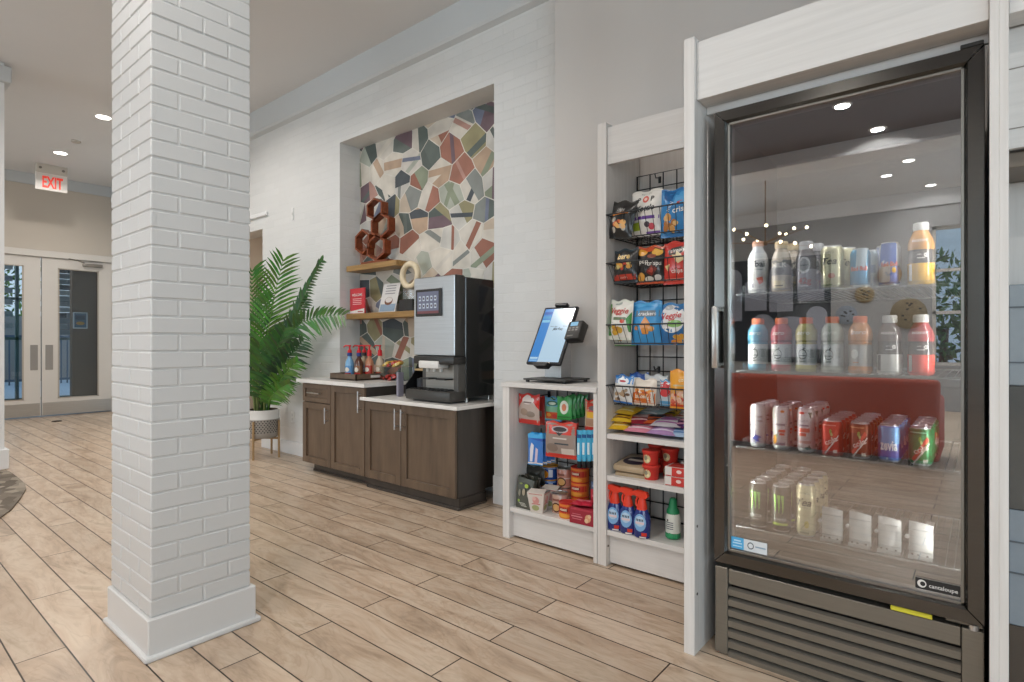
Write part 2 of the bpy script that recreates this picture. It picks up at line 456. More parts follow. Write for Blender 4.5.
# far wall with its double doors
XF = -11.0
mb = MB(); mb.box(XF-.15, XF, -7.5, 1.12, 0, CZ, WHITE); mb.box(XF-.15, XF, 1.12, 3.04, 2.52, CZ, WHITE)
struct(mb.build('wall_left', M_TAN))
mb = MB(); mb.prism([(XF, 3.5), (XF+.03, 3.5), (XF+.045, 3.53), (XF+.045, CZ), (XF, CZ)], 'y', -7.5, 3.0, WHITE) if False else mb.box(XF, XF+.04, -7.5, 2.98, 3.5, CZ, WHITE, .005)
struct(mb.build('trim_3', M_CROWN))
mb = MB()
mb.box(XF-.1, XF+.03, 1.05, 3.04, 2.43, 2.53, WHITE, .006); mb.box(XF-.1, XF+.03, 1.05, 1.15, 0, 2.43, WHITE, .006); mb.box(XF-.1, XF+.02, 3.0, 3.04, 0, 2.43, WHITE, .004)
struct(mb.build('trim_4', M_DOORPAINT))
def far_door(n, y0, y1, g0, g1, plate):
    mb = MB(); x0, x1 = XF-.06, XF-.01
    for a, b, c, d in ((y0, g0, .02, 2.425), (g1, y1, .02, 2.425), (g0, g1, .02, .27), (g0, g1, 2.28, 2.425)): mb.box(x0, x1, a, b, c, d, WHITE)
    d = struct(mb.build('door_%d' % n, M_DOORPAINT))
    mb = MB(); mb.box(XF-.04, XF-.034, g0, g1, .27, 2.28, WHITE); mb.build('door_pane', M_PANE, d)
    mb = MB(); mb.box(x1, x1+.004, y0+.01, y1-.01, .025, .215, WHITE, .001); mb.build('kick_plate', M_STEEL, d)
    mb = MB(); mb.box(x1, x1+.006, plate[0], plate[1], .715, 1.095, (.30, .28, .26), .002); mb.build('push_plate', M_SATIN, d)
    mb = MB()
    for a, b, c, e in ((g0, g0+.02, .27, 2.28), (g1-.02, g1, .27, 2.28), (g0, g1, .27, .285), (g0, g1, 2.265, 2.28)): mb.box(x1, x1+.005, a, b, c, e, C('#b5aca0'))
    mb.build('glazing_bead', M_SATIN, d)
    return d
far_door(1, 1.155, 2.083, 1.36, 1.885, (1.96, 2.05))
d2 = far_door(2, 2.097, 2.995, 2.29, 2.82, (2.14, 2.232))
mb = MB(); mb.box(XF-.008, XF+.05, 2.60, 2.86, 2.335, 2.385, C('#9a938a'), .01, 2); mb.tube([(XF+.03, 2.62, 2.39), (XF+.12, 2.5, 2.41), (XF+.03, 2.42, 2.435)], .008, C('#9a938a'))
mb.build('door_closer', M_METAL, d2)
mb = MB(); mb.lathe([(.06, 0.0), (.06, .006), (.05, .01)], C('#3b3128'), 20, -10.25, 2.12)
tag(mb.build('floor_drain', M_METAL), 'small dark round floor cover in front of the double doors', 'floor cover')
# vestibule beyond the doors
mb = MB(); mb.box(-21.0, XF-.05, -.5, 7, -.1, 0, C('#9db4ca')); struct(mb.build('floor_vestibule', M_SATIN))
mb = MB(); mb.box(-12.9, -12.75, 2.86, 4.2, 0, 2.9, WHITE); mb.box(-14.6, -11.15, 4.2, 4.3, 0, 2.9, WHITE); mb.box(-14.6, -11.15, -.6, -.5, 0, 2.9, WHITE); struct(mb.build('wall_vestibule', m_paint('taupe_paint', (.20, .13, .08), .7)))
mb = MB(); mb.box(-12.75, -12.735, 2.86, 4.2, 0, .16, BLACK); struct(mb.build('baseboard_vestibule', M_SATIN))
mb = MB(); mb.box(-14.7, XF-.15, -.5, 4.2, 2.9, 3.0, WHITE); struct(mb.build('ceiling_vestibule', M_CEIL))
def slat_wall():
    mb = MB(); rng = random.Random(4)
    for r in range(15):
        for k in range(12):
            y0 = (1.9 if k == 0 else 2.2+k*.34)+(.17 if r % 2 else 0); z0 = 1.28+r*.11
            c = rng.choice((C('#9fb4c2'), C('#b9c9d3'), C('#8ca2b3'), C('#5d6f80')))
            if k > 4: continue
            mb.box(-13.98, -13.95+rng.uniform(0, .03), y0, y0+(.16 if k == 0 else .33), z0, z0+.1, c)
    return mb
struct(slat_wall().build('wall_vestibule_slats', M_SATIN))
mb = MB()
for y in (0.6, 2.3, 2.52, 3.17, 3.6): mb.box(-14.05, -13.98, y-.025, y+.025, 0, 2.9, C('#6b8b90'))
for z in (.05, 1.2, 1.95, 2.65): mb.box(-14.05, -13.98, .6, 3.6, z-.025, z+.025, C('#6b8b90'))
struct(mb.build('window_1', M_SATIN))
mb = MB()
for z in (.12, 1.28): mb.box(-19.53, -19.47, .2, 6.4, z-.03, z+.03, C('#4c5d70'))
for k in range(46): mb.box(-19.51, -19.49, .2+k*.135, .23+k*.135, 0, 1.28, C('#4c5d70'))
rail = tag(mb.build('porch_railing', M_SATIN), 'dark baluster railing outside beyond the entrance vestibule', 'railing')
p0 = at(73, 331, 2.6); 
mb = MB(); mb.box(-22.2, -22, -2, 9, 0, 1.9, C('#8f8f90')); struct(mb.build('wall_garden', M_MATTE))
mb = MB(); mb.box(-12.735, -12.715, 2.865, 3.085, 1.38, 1.68, C('#d8dde0'), .003)
S = lambda u, v, l: Vector((-12.7148+.0006*l, 2.885+u*.18, 1.4+v*.26))
mb.g_rect(S, 0, 0, 1, 1, C('#4f7088')); mb.g_ell(S, .5, .3, .35, .12, C('#c79a3c')); mb.g_rect(S, .1, .55, .9, .85, C('#28465e'), lift=1.5)
tag(mb.build('framed_notice', M_PAPER), 'small framed blue notice on the taupe vestibule wall', 'notice')

# left wall end
mb = MB(); mb.box(-7.15, -6.8, -1.2, 1.03, 0, CZ, WHITE); struct(mb.build('wall_side', M_TRIM))
mb = MB(); mb.box(-7.17, -6.77, -1.22, 1.06, 0, .18, WHITE, .006); struct(mb.build('baseboard_side', M_TRIM))
mb = MB(); mb.box(-7.19, -6.76, -1.24, 1.075, 3.48, 3.625, WHITE, .008); struct(mb.build('trim_5', M_CROWN))

# wall behind the camera, with one mirrored window and more added for fill light; wall on the right
YB = -7.5
wins = [(-10.2, -8.4), (-7.8, -6.0), (-5.6, -4.2), (-.66, -.1), (.9, 2.4), (2.9, 4.4)]
WZ0, WZ1 = .75, 3.05
mb = MB(); xs = -11.05
for a, b in wins: mb.box(xs, a, YB-.15, YB, 0, CZ, WHITE); mb.box(a, b, YB-.15, YB, 0, WZ0, WHITE); mb.box(a, b, YB-.15, YB, WZ1, CZ, WHITE); xs = b
mb.box(xs, 5.0, YB-.15, YB, 0, CZ, WHITE); struct(mb.build('wall_front', m_paint('grey_paint', (.34, .335, .33), .7)))
n = 2
def window(axis, c, a, b):
    global n
    mb = MB(); f = .05
    def bx(p, q, z0, z1):
        if axis == 'y': mb.box(p, q, c-.1, c-.03, z0, z1, C('#c9c4bc'))
        else: mb.box(c+.03, c+.1, p, q, z0, z1, C('#c9c4bc'))
    bx(a, a+f, WZ0, WZ1); bx(b-f, b, WZ0, WZ1); bx(a, b, WZ0, WZ0+f); bx(a, b, WZ1-f, WZ1); bx(a, b, 1.6, 1.65); bx(a, b, 2.3, 2.35)
    if b-a > 1: bx((a+b)/2-.025, (a+b)/2+.025, WZ0, WZ1)
    w = struct(mb.build('window_%d' % n, M_SATIN)); n += 1
    g = MB()
    if axis == 'y': g.box(a, b, c-.07, c-.065, WZ0, WZ1, WHITE)
    else: g.box(c+.065, c+.07, a, b, WZ0, WZ1, WHITE)
    g.build('pane', M_PANE, w)
for a, b in wins: window('y', YB, a, b)
XR = 5.0
rw = [(-6.6, -4.6), (-4.0, -2.0), (-1.4, .6)]
mb = MB(); ys = YB-.15
for a, b in rw: mb.box(XR, XR+.15, ys, a, 0, CZ, WHITE); mb.box(XR, XR+.15, a, b, 0, WZ0, WHITE); mb.box(XR, XR+.15, a, b, WZ1, CZ, WHITE); ys = b
mb.box(XR, XR+.15, ys, 3.26, 0, CZ, WHITE); struct(mb.build('wall_window_side', M_GREIGE))
for a, b in rw: window('x', XR, a, b)
mb = MB(); mb.box(-11, 5, -4.25, -3.721, 3.42, CZ, WHITE, .006); struct(mb.build('trim_6', M_TRIM))
mb = MB(); mb.box(-11, 5, YB, YB+.04, 3.4, CZ, WHITE, .005); struct(mb.build('trim_7', M_TRIM))
# ground outside
mb = MB(); mb.box(-40, 30, -40, 30, -.5, -.4, C('#6f7a63')); struct(mb.build('ground', M_MATTE))

# ------------------------------------------------------------------ brick pillar
def brick_pillar():
    x0, x1, y0, y1 = -2.765, -2.322, .752, 1.115
    t = thing('brick_pillar', 'white painted square brick pillar with a white skirt, nearest the camera', 'pillar', ((x0+x1)/2, (y0+y1)/2, 0))
    L = t.location; rng = random.Random(3)
    mb = MB(); e = .0035; mb.box(x0+e, x1-e, y0+e, y1-e, 0, CZ, WHITE)
    p = .0645; m = .005
    nrow = int(CZ/p)
    def brick(face, a, b, z):
        j = rng.uniform(-.0012, .0016)
        zz0, zz1 = z+m/2+rng.uniform(-.0008, .0008), z+p-m/2+rng.uniform(-.0008, .0008)
        if face == 'x': mb.box(x1-.02, x1+j, a, b, zz0, zz1, WHITE, .0035)
        else: mb.box(a, b, y0-j, y0+.02, zz0, zz1, WHITE, .0035)
    for r in range(nrow+1):
        z = r*p-.046
        if z+p > CZ: break
        odd = r % 2; W = y1-y0
        cuts = [0, .5, 1] if odd else [0, .26, .76, 1]
        for a, b in zip(cuts, cuts[1:]):
            brick('x', y0+W*a+(m/2 if a else 0), y0+W*b-(m/2 if b < 1 else 0), z)
        W = x1-x0; cuts = [0, .27, .72, 1] if odd else [0, .5, .99, 1] if False else ([0, .27, .72, 1] if odd else [0, .5, 1])
        for a, b in zip(cuts, cuts[1:]):
            brick('y', x0+W*a+(m/2 if a else 0), x0+W*b-(m/2 if b < 1 else 0), z)
    # the two hidden faces keep plain courses
    for r in range(nrow):
        z = r*p-.046
        if z < 0: continue
        mb.box(x0, x0+.02, y0+.002, y1-.002, z+m/2, z+p-m/2, WHITE, .0035); mb.box(x0+.002, x1-.002, y1-.02, y1, z+m/2, z+p-m/2, WHITE, .0035)
    mb.build('brick_shaft', M_BRICKPAINT, t, off=L)
    mb = MB(); mb.box(x0-.004, x1+.014, y0-.014, y1+.018, 0, .148, WHITE, .004); mb.build('skirting', M_PILLARTRIM, t, off=L)
    mb = MB(); mb.box(x0-.016, x1+.028, y0-.028, y1+.034, 0, .02, WHITE, .007, 2); mb.build('shoe_molding', M_PILLARTRIM, t, off=L)
brick_pillar()

# ------------------------------------------------------------------ rug
def rug():
    mb = MB(); top = [(-6.74, .9), (-6.70, 1.0), (-6.6, 1.03), (-6.2, 1.03), (-5.9, 1.02), (-5.7, .99), (-5.4, .905), (-5.1, .81), (-4.88, .71), (-4.62, .52), (-4.45, .25), (-4.4, -.1)]
    pts = top+[(x, -.2-y) for x, y in top[::-1]]
    mb.prism(pts[::-1], 'z', 0.0, .012, WHITE)
    return mb
tag(rug().build('area_rug', M_RUG), 'grey brown pebble patterned rug with rounded corner at the left edge of the floor', 'rug')

# ------------------------------------------------------------------ exit sign and ceiling fittings
def exit_sign():
    x, yc, zt = -10.25, 2.06, CZ
    t = thing('exit_sign', 'white exit sign with red letters hanging from the ceiling before the doors', 'exit sign', (x, yc, zt))
    L = t.location; w = .18
    mb = MB(); mb.box(x-.03, x+.03, yc-w, yc+w, zt-.125, zt, C('#cfc8bd'), .006); mb.build('housing', M_SATIN, t, off=L)
    for s in (-1, 1):
        mb = MB(); mb.lathe([(.018, 0), (.018, .006), (.012, .009)], C('#8d8880'), 14, M=Matrix.Translation((x+.03, yc+s*(w-.05), zt-.06)) @ Matrix.Rotation(PI/2, 4, 'Y')); mb.build('screw_cap', M_METAL, t, off=L)
    mb = MB(); mb.box(x-.012, x+.012, yc-w-.002, yc+w+.002, zt-.365, zt-.12, C('#e8e2dc'), .003); mb.build('sign_panel', M_SATIN, t, off=L)
    S = lambda u, v, l: Vector((x+.0125+.0006*l, yc+u, zt-.245+v))
    mb = MB(); mb.g_text(S, 'EXIT', 0.012, 0, .16, C('#ff5a4a'), maxw=.235, bold=.03)
    t2 = NT('lit_letters'); b = t2.bsdf(Roughness=.4, Base_Color=C('#ee4a3c')); b.inputs['Emission Color'].default_value = (*C('#ff4b3a'), 1); b.inputs['Emission Strength'].default_value = .45
    mb.build('letters', t2.m, t, off=L)
exit_sign()
def lamp_obj(name, typ, loc, power, color, rot=None, size=None, sizey=None, spread=None):
    l = bpy.data.lights.new(name, typ); l.energy = power; l.color = color
    if typ == 'AREA':
        l.shape = 'DISK' if sizey is None else 'RECTANGLE'; l.size = size
        if sizey: l.size_y = sizey
        if spread: l.spread = spread
    o = bpy.data.objects.new(name, l); COL.objects.link(o); o.location = loc
    if rot: o.rotation_euler = rot
    return o
def downlight(x, y, label, power=26, z=CZ):
    t = thing('ceiling_light', label, 'ceiling light', (x, y, z), group='recessed ceiling lights')
    mb = MB(); mb.lathe([(.07, -.004), (.085, -.006), (.095, 0), (.07, 0)], WHITE, 24, caps=False); mb.build('trim_ring', M_TRIM, t)
    mb = MB(); mb.lathe([(.0702, -.004), (.0702, -.002)], WHITE, 24); mb.build('lens', M_LAMP, t)
    l = lamp_obj('downlight_lamp', 'AREA', (0, 0, -.012), power, (1, .955, .90), size=.13, spread=math.radians(150)); l.parent = t
for x, y, s in ((-7.585, 1.985, 'round recessed ceiling light beside the brick pillar'), (-9.47, 2.0, 'round recessed ceiling light just before the exit sign'),
             (-1.13, -2.5, 'recessed ceiling light nearest the sofa, seen in the cooler glass'), (-.94, -3.5, 'recessed ceiling light before the dropped beam, in the cooler glass'),
             (-1.107, -4.4, 'recessed ceiling light just beyond the dropped beam, in the cooler glass'), (-.8, -5.36, 'recessed ceiling light midway to the rear windows, in the cooler glass'),
             (-1.134, -6.02, 'recessed ceiling light two before the rear wall, in the cooler glass'), (-.65, -7.1, 'recessed ceiling light closest to the rear wall, in the cooler glass'),
             (-2.78, -4.4, 'recessed ceiling light beside the chandelier, in the cooler glass')):
    downlight(x, y, s, z=3.60 if -3.7 < y < -1 else CZ)
# unseen downlights added outside the frame to light the room
for x, y in ((-5.6, 1.9), (-3.6, 1.6), (-1.6, .2), (.6, -.2), (-4.8, -.6), (-2.4, -.9), (-8, -2), (-5, -4.5)):
    downlight(x, y, 'round recessed ceiling light added out of the frame over the lobby', 22, 3.60 if -3.7 < y < -1 else CZ)
mb = MB(); mb.lathe([(.045, -.02), (.05, -.012), (.05, 0)], C('#b9b2a8'), 18); o = mb.build('smoke_detector', M_SATIN, loc=(-8.756, 2.003, CZ))
tag(o, 'small round detector on the ceiling between two recessed lights', 'smoke detector')
mb = MB(); mb.box(-.02, .02, -.008, 0, -.06, .06, C('#e2e2e0'), .003); mb.box(-.006, .006, -.014, -.008, -.012, .012, C('#d2d2d0'), .002)
o = mb.build('switch_plate', M_PLASTIC, loc=at(293, 214, YW)); tag(o, 'small white plate high on the brick wall above the palm', 'wall plate')
mb = MB(); mb.box(-.035, .035, -.006, 0, -.057, .057, C('#e2e2e0'), .003); mb.box(-.016, .016, -.009, -.006, .008, .036, C('#d2d2d0'), .002); mb.box(-.016, .016, -.009, -.006, -.036, -.008, C('#d2d2d0'), .002)
o = mb.build('wall_outlet', M_PLASTIC, loc=at(293, 417, YW)); tag(o, 'white outlet plate low on the brick wall beside the dark cabinet', 'outlet')

# ------------------------------------------------------------------ palm in its pot
def palm():
    cx, cy = -5.53, 2.78
    t = thing('potted_palm', 'tall green palm rising from the patterned pot beside the brick wall', 'plant', (cx, cy, .43))
    L = t.location
    V = Vector((-.89, .45, .0)); rng = random.Random(12)
    fronds = [  # bend, tip, leaflet length, count, spread across the line of sight (1) or along it (0)
        ((263, 335, 2.76), (283, 261, 2.74), .36, 24, 1), ((250, 335, 2.72), (252, 272, 2.62), .38, 24, 1), ((281, 335, 2.76), (321, 262, 2.70), .17, 40, .35),
        ((268, 312, 2.74), (342, 315, 2.66), .24, 30, .9), ((272, 372, 2.72), (303, 342, 2.68), .24, 22, .9), ((268, 388, 2.70), (297, 362, 2.66), .22, 20, .9),
        ((258, 362, 2.84), (264, 300, 2.86), .32, 22, .8), ((264, 380, 2.66), (284, 330, 2.60), .28, 22, .9), ((240, 350, 2.70), (226, 300, 2.60), .34, 24, 1),
        ((246, 385, 2.70), (236, 345, 2.60), .26, 20, .8), ((264, 396, 2.74), (288, 384, 2.70), .20, 18, .9), ((256, 390, 2.64), (260, 342, 2.56), .26, 20, .8), ((276, 345, 2.80), (306, 300, 2.82), .20, 28, .5)]
    greens = [C(h, 1.35) for h in ('#4f7f30', '#3f6b2e', '#3d6236', '#47703a', '#2f5230')]
    for i, (c, e, ln, n, face) in enumerate(fronds):
        a = rng.uniform(0, 2*PI); p0 = Vector((cx+.05*math.cos(a), cy+.05*math.sin(a), .43)); c = at(*c); e = at(*e)
        g = greens[i % 5]; mb = MB()
        B = lambda q: p0*(1-q)**2+c*2*q*(1-q)+e*q*q
        mb.tube([B(k/16) for k in range(17)], .008, (g[0]*1.3, g[1]*1.15, g[2]), 5, taper=[1-.8*k/16 for k in range(17)])
        for k in range(n):
            q = .30+.70*k/(n-1); p = B(q); tan = (B(min(q+.02, 1))-B(q-.02)).normalized()
            fs = tan.cross(V).normalized(); es = fs.cross(tan).normalized()
            ll = ln*(.40+.60*math.sin(PI*min(1, .12+.80*(q-.30)/.70)))
            for s in (-1, 1):
                side = (fs*s*face+es*(1-face)*s+es*rng.uniform(-.25, .25)).normalized()
                fwd = .55+.7*(q-.3)/.7
                d = (tan*fwd+side*.85+Vector((0, 0, .05))).normalized()
                w = d.cross(V.lerp(es, .3)).normalized()
                vs = []; wd = .0105+.004*rng.random(); l2 = ll*rng.uniform(.85, 1.1)
                for f, ww in ((0, .45), (.3, 1.0), (.65, .8), (1, .05)):
                    pt = p+d*l2*f+Vector((0, 0, -.22*l2*f*f))
                    pt.y = min(pt.y, 3.02)
                    vs += [pt-w*wd*ww, pt+w*wd*ww]
                cc = tuple(x*rng.uniform(.7, 1.3) for x in g)
                mb.add(vs, [(0, 1, 3, 2), (2, 3, 5, 4), (4, 5, 7, 6)], cc, True)
        mb.build('frond', M_LEAF, t, off=L)
    mb = MB()
    for k in range(9):
        a = rng.uniform(0, 2*PI); r = rng.uniform(.02, .08)
        mb.tube([(cx+r*math.cos(a), cy+r*math.sin(a), .40), (cx+r*1.3*math.cos(a), cy+r*1.3*math.sin(a), .75), (cx+r*1.6*math.cos(a)+.03, cy+r*1.4*math.sin(a), 1.15)], .010, C('#6f7d3c'), 6, taper=[1, .8, .5])
    mb.build('stems', M_LEAF, t, off=L)
    p = thing('plant_pot', 'round pot with white rim and grey dotted pattern on wooden legs', 'plant pot', (cx, cy, 0))
    L = p.location
    mb = MB(); r0 = .158
    gz = 0
    prof = [(r0*.86, .20), (r0*.95, .215), (r0, .25), (r0, .385), (r0*.985, .39), (r0*.985, .475), (r0*.90, .475), (r0*.88, .42), (.01, .42)]
    g = C('#9c948b'); mb.lathe(prof, g, 36, cx, cy, cols=[g, g, g, C('#d9d6d1'), C('#dedbd7'), C('#dedbd7'), C('#4b3a2a'), C('#3b2e22')])
    def S(u, v, l): return Vector((cx+(r0+.0008*l)*math.cos(u), cy+(r0+.0008*l)*math.sin(u), .25+v*.135))
    for r in range(7):
        for k in range(34):
            u = 2*PI*(k+(.5 if r % 2 else 0))/34
            if math.sin(u) > .5: continue
            mb.add([S(u-.055, .08+r*.135, 2), S(u, .02+r*.135, 2), S(u+.055, .08+r*.135, 2), S(u, .14+r*.135, 2)], [(0, 1, 2, 3)], C('#4a443f'))
    mb.build('pot_bowl', M_MATTE, p, off=L)
    for k in range(4):
        a = -2.55+k*PI/2; x, y = cx+(r0+.012)*math.cos(a), cy+(r0+.012)*math.sin(a)
        mb = MB(); mb.tube([(x, y, 0), (x, y, .37)], .011, C('#a5855c'), 8); mb.build('leg', M_SATIN, p, off=L)
    mb = MB()
    for k in range(2):
        a = -2.55+k*PI/2; dx, dy = (r0+.01)*math.cos(a), (r0+.01)*math.sin(a)
        mb.tube([(cx-dx, cy-dy, .19), (cx+dx, cy+dy, .19)], .01, C('#a5855c'), 8)
    mb.build('cross_brace', M_SATIN, p, off=L)
palm()

# ------------------------------------------------------------------ cabinets
def shaker(x0, x1, z0, z1, y, st=.055):
    """frame-and-panel front; the panel lies back inside the frame"""
    mb = MB()
    mb.box(x0, x0+st, y, y+.02, z0, z1, WHITE, .0015); mb.box(x1-st, x1, y, y+.02, z0, z1, WHITE, .0015)
    mb.box(x0+st, x1-st, y, y+.02, z0, z0+st, WHITE, .0015); mb.box(x0+st, x1-st, y, y+.02, z1-st, z1, WHITE, .0015)
    mb.box(x0+st-.002, x1-st+.002, y+.0145, y+.0195, z0+st-.002, z1-st+.002, WHITE)
    return mb
def pull(x, z0, z1, y, horiz=False):
    mb = MB(); r = .006; o = y-.032
    if horiz:
        mb.tube([(z0, o, x), (z1, o, x)], r, STEELC, 10)
        for q in (z0+.025, z1-.025): mb.tube([(q, o, x), (q, y, x)], .0045, STEELC, 8)
    else:
        mb.tube([(x, o, z0), (x, o, z1)], r, STEELC, 10)
        for q in (z0+.025, z1-.025): mb.tube([(x, o, q), (x, y, q)], .0045, STEELC, 8)
    return mb
YD = 2.72; YT = 2.785
def cabinets():
    # tall one on the left: drawer over door, then a full-height door
    t = thing('base_cabinet', 'taller dark wood cabinet with a drawer and two doors under the syrup bottles', 'cabinet', (-4.22, 2.88, 0)); L = t.location
    mb = MB(); mb.box(-4.685, -3.768, YD+.021, 3.036, .078, .785, WHITE); mb.box(-4.56, -3.768, 3.036, 3.24, .078, .785, WHITE); mb.build('carcass', M_DARKEDGE, t, off=L)
    mb = MB(); mb.box(-4.60, -3.768, YT, YT+.03, 0, .078, WHITE); mb.box(-4.60, -3.768, YT-.012, YT, 0, .02, WHITE, .004); mb.build('toe_kick', M_DARKEDGE, t, off=L)
    mb = shaker(-4.683, -4.250, .622, .780, YD, .04); d = mb.build('drawer', M_DARKWOOD, t, off=L); pull(.703, -4.56, -4.37, YD, True).build('drawer_pull', M_METAL, d, off=L)
    d = shaker(-4.683, -4.250, .082, .615, YD).build('door', M_DARKWOOD, t, off=L); pull(-4.283, .455, .59, YD).build('door_pull', M_METAL, d, off=L)
    d = shaker(-4.244, -3.772, .082, .780, YD).build('door', M_DARKWOOD, t, off=L); pull(-3.815, .585, .755, YD).build('door_pull', M_METAL, d, off=L)
    t = thing('base_cabinet', 'lower dark wood cabinet with two doors, under the coffee machine', 'cabinet', (-3.25, 2.9, 0)); L = t.location
    mb = MB(); mb.box(-3.764, -2.752, YD+.021, 3.02, .0785, .684, WHITE); mb.box(-3.764, -2.80, 3.02, 3.24, .0785, .684, BLACK); mb.build('carcass', M_DARKEDGE, t, off=L)  # rear box is a dark filler standing in for the shaded gap
    mb = MB(); mb.box(-3.764, -2.745, YT-.04, 3.02, 0, .078, WHITE); mb.box(-3.764, -2.735, YT-.052, YT-.04, 0, .02, WHITE, .004); mb.box(-2.745, -2.735, YT-.04, 3.02, 0, .02, WHITE, .003)
    mb.build('toe_kick', M_DARKEDGE, t, off=L)
    for x0, x1, hx in ((-3.762, -3.328, -3.358), (-3.322, -2.756, -3.288)):
        d = shaker(x0, x1, .082, .680, YD, .06).build('door', M_DARKWOOD, t, off=L); pull(hx, .497, .652, YD).build('door_pull', M_METAL, d, off=L)
    mb = MB(); mb.prism([(-4.75, 2.695), (-3.745, 2.695), (-3.745, 3.25), (-4.583, 3.25), (-4.583, 3.037), (-4.75, 3.037)], 'z', .787, .818, WHITE)
    tag(mb.build('countertop', M_QUARTZ), 'higher white countertop under the tray of syrup bottles', 'countertop')
    mb = MB(); mb.box(-3.744, -2.715, 2.695, 3.25, .686, .712, WHITE, .002)
    mb.box(-3.80, -3.744, 2.695, 2.718, .686, .712, WHITE, .002)
    tag(mb.build('countertop', M_QUARTZ), 'lower white countertop carrying the coffee machine', 'countertop')
cabinets()

# ------------------------------------------------------------------ coffee machine
def coffee_machine():
    x0, x1 = -3.30, -2.86; z0 = .712
    t = thing('coffee_machine', 'tall steel and black coffee machine with a touch screen on the low counter', 'coffee machine', ((x0+x1)/2, 3.0, z0)); L = t.location
    mb = MB(); mb.box(x0+.01, x1, 2.93, 3.235, z0+.03, 1.615, C('#2a2928'), .006); mb.build('body', M_GLOSS, t, off=L)
    mb = MB(); mb.box(x0, x1, 2.83, 2.928, 1.045, 1.625, C('#3a3937'), .01, 2); d = mb.build('front_door', M_SATIN, t, off=L)
    mb = MB(); mb.box(x0+.003, x1-.006, 2.824, 2.832, 1.05, 1.62, WHITE, .003); mb.build('door_skin', M_SILVER, d, off=L)
    mb = MB(); mb.box(x0+.03, x0+.31, 2.812, 2.826, 1.335, 1.535, C('#2b2724'), .006); f = mb.build('screen_frame', M_PLASTIC, d, off=L)
    S = lambda u, v, l: Vector((x0+.055+u*.23, 2.8115-.0006*l, 1.355+v*.16))
    mb = MB(); mb.g_rect(S, 0, 0, 1, 1, C('#6f7387'))
    for r in range(2):
        for k in range(5):
            mb.g_rect(S, .08+k*.18, .24+r*.34, .18+k*.18, .46+r*.34, C('#c9d3e0'), 2, 2, 2); mb.g_rect(S, .10+k*.18, .3+r*.34, .16+k*.18, .40+r*.34, C('#4a3a3a'), 2, 2, 3)
    mb.g_rect(S, 0, 0, 1, .12, C('#7a4a4e'), lift=2)
    mb.build('touch_screen', M_SCREEN, d, off=L)
    mb = MB(); mb.box(x0+.05, x1-.02, 2.90, 2.94, z0+.06, 1.045, C('#8a847c')); mb.build('dispense_back', m_brushed('dull_steel', (.36, .34, .31), .38), t, off=L)
    mb = MB(); mb.box(x1-.045, x1, 2.85, 2.93, z0+.03, 1.045, C('#55524e'), .006); mb.build('side_post', M_SATIN, t, off=L)
    mb = MB(); mb.box(x0+.01, x0+.05, 2.90, 2.95, z0+.03, 1.045, C('#55524e'), .004); mb.build('side_post', M_SATIN, t, off=L)
    mb = MB(); mb.box(x0+.02, x1+.01, 2.80, 2.93, .985, 1.045, C('#2a2826'), .012, 2); mb.build('dispense_head', M_PLASTIC, t, off=L)
    mb = MB(); mb.box(x0+.09, x1-.14, 2.79, 2.90, .955, 1.01, C('#e9e7e3'), .008, 2)
    for k in range(3): mb.lathe([(.012, .93), (.012, .956)], C('#c9c7c3'), 12, x0+.14+k*.07, 2.84)
    mb.build('nozzle_block', M_PLASTIC, t, off=L)
    mb = MB(); mb.box(x0-.03, x1+.005, 2.765, 2.93, z0+.012, z0+.085, C('#3d3b38'), .012, 2); mb.build('drip_tray', M_SATIN, t, off=L)
    mb = MB()
    for k in range(9): mb.box(x0+.0+k*.045, x0+.02+k*.045, 2.785, 2.915, z0+.0855, z0+.092, BLACK)
    mb.build('drip_grate', M_PLASTIC, t, off=L)
    for cx in (x0+.12, x0+.29):
        mb = MB(); mb.box(cx-.05, cx+.05, 2.82, 2.915, z0+.16, z0+.17, BLACK, .002); mb.build('cup_rest', M_PLASTIC, t, off=L)
    for x, y in ((x1-.02, 2.96), (x0+.05, 2.96), (x1-.02, 3.2), (x0+.05, 3.2)):
        mb = MB(); mb.lathe([(.014, z0), (.012, z0+.03)], C('#a8a6a2'), 12, x, y); mb.build('foot', M_METAL, t, off=L)
coffee_machine()

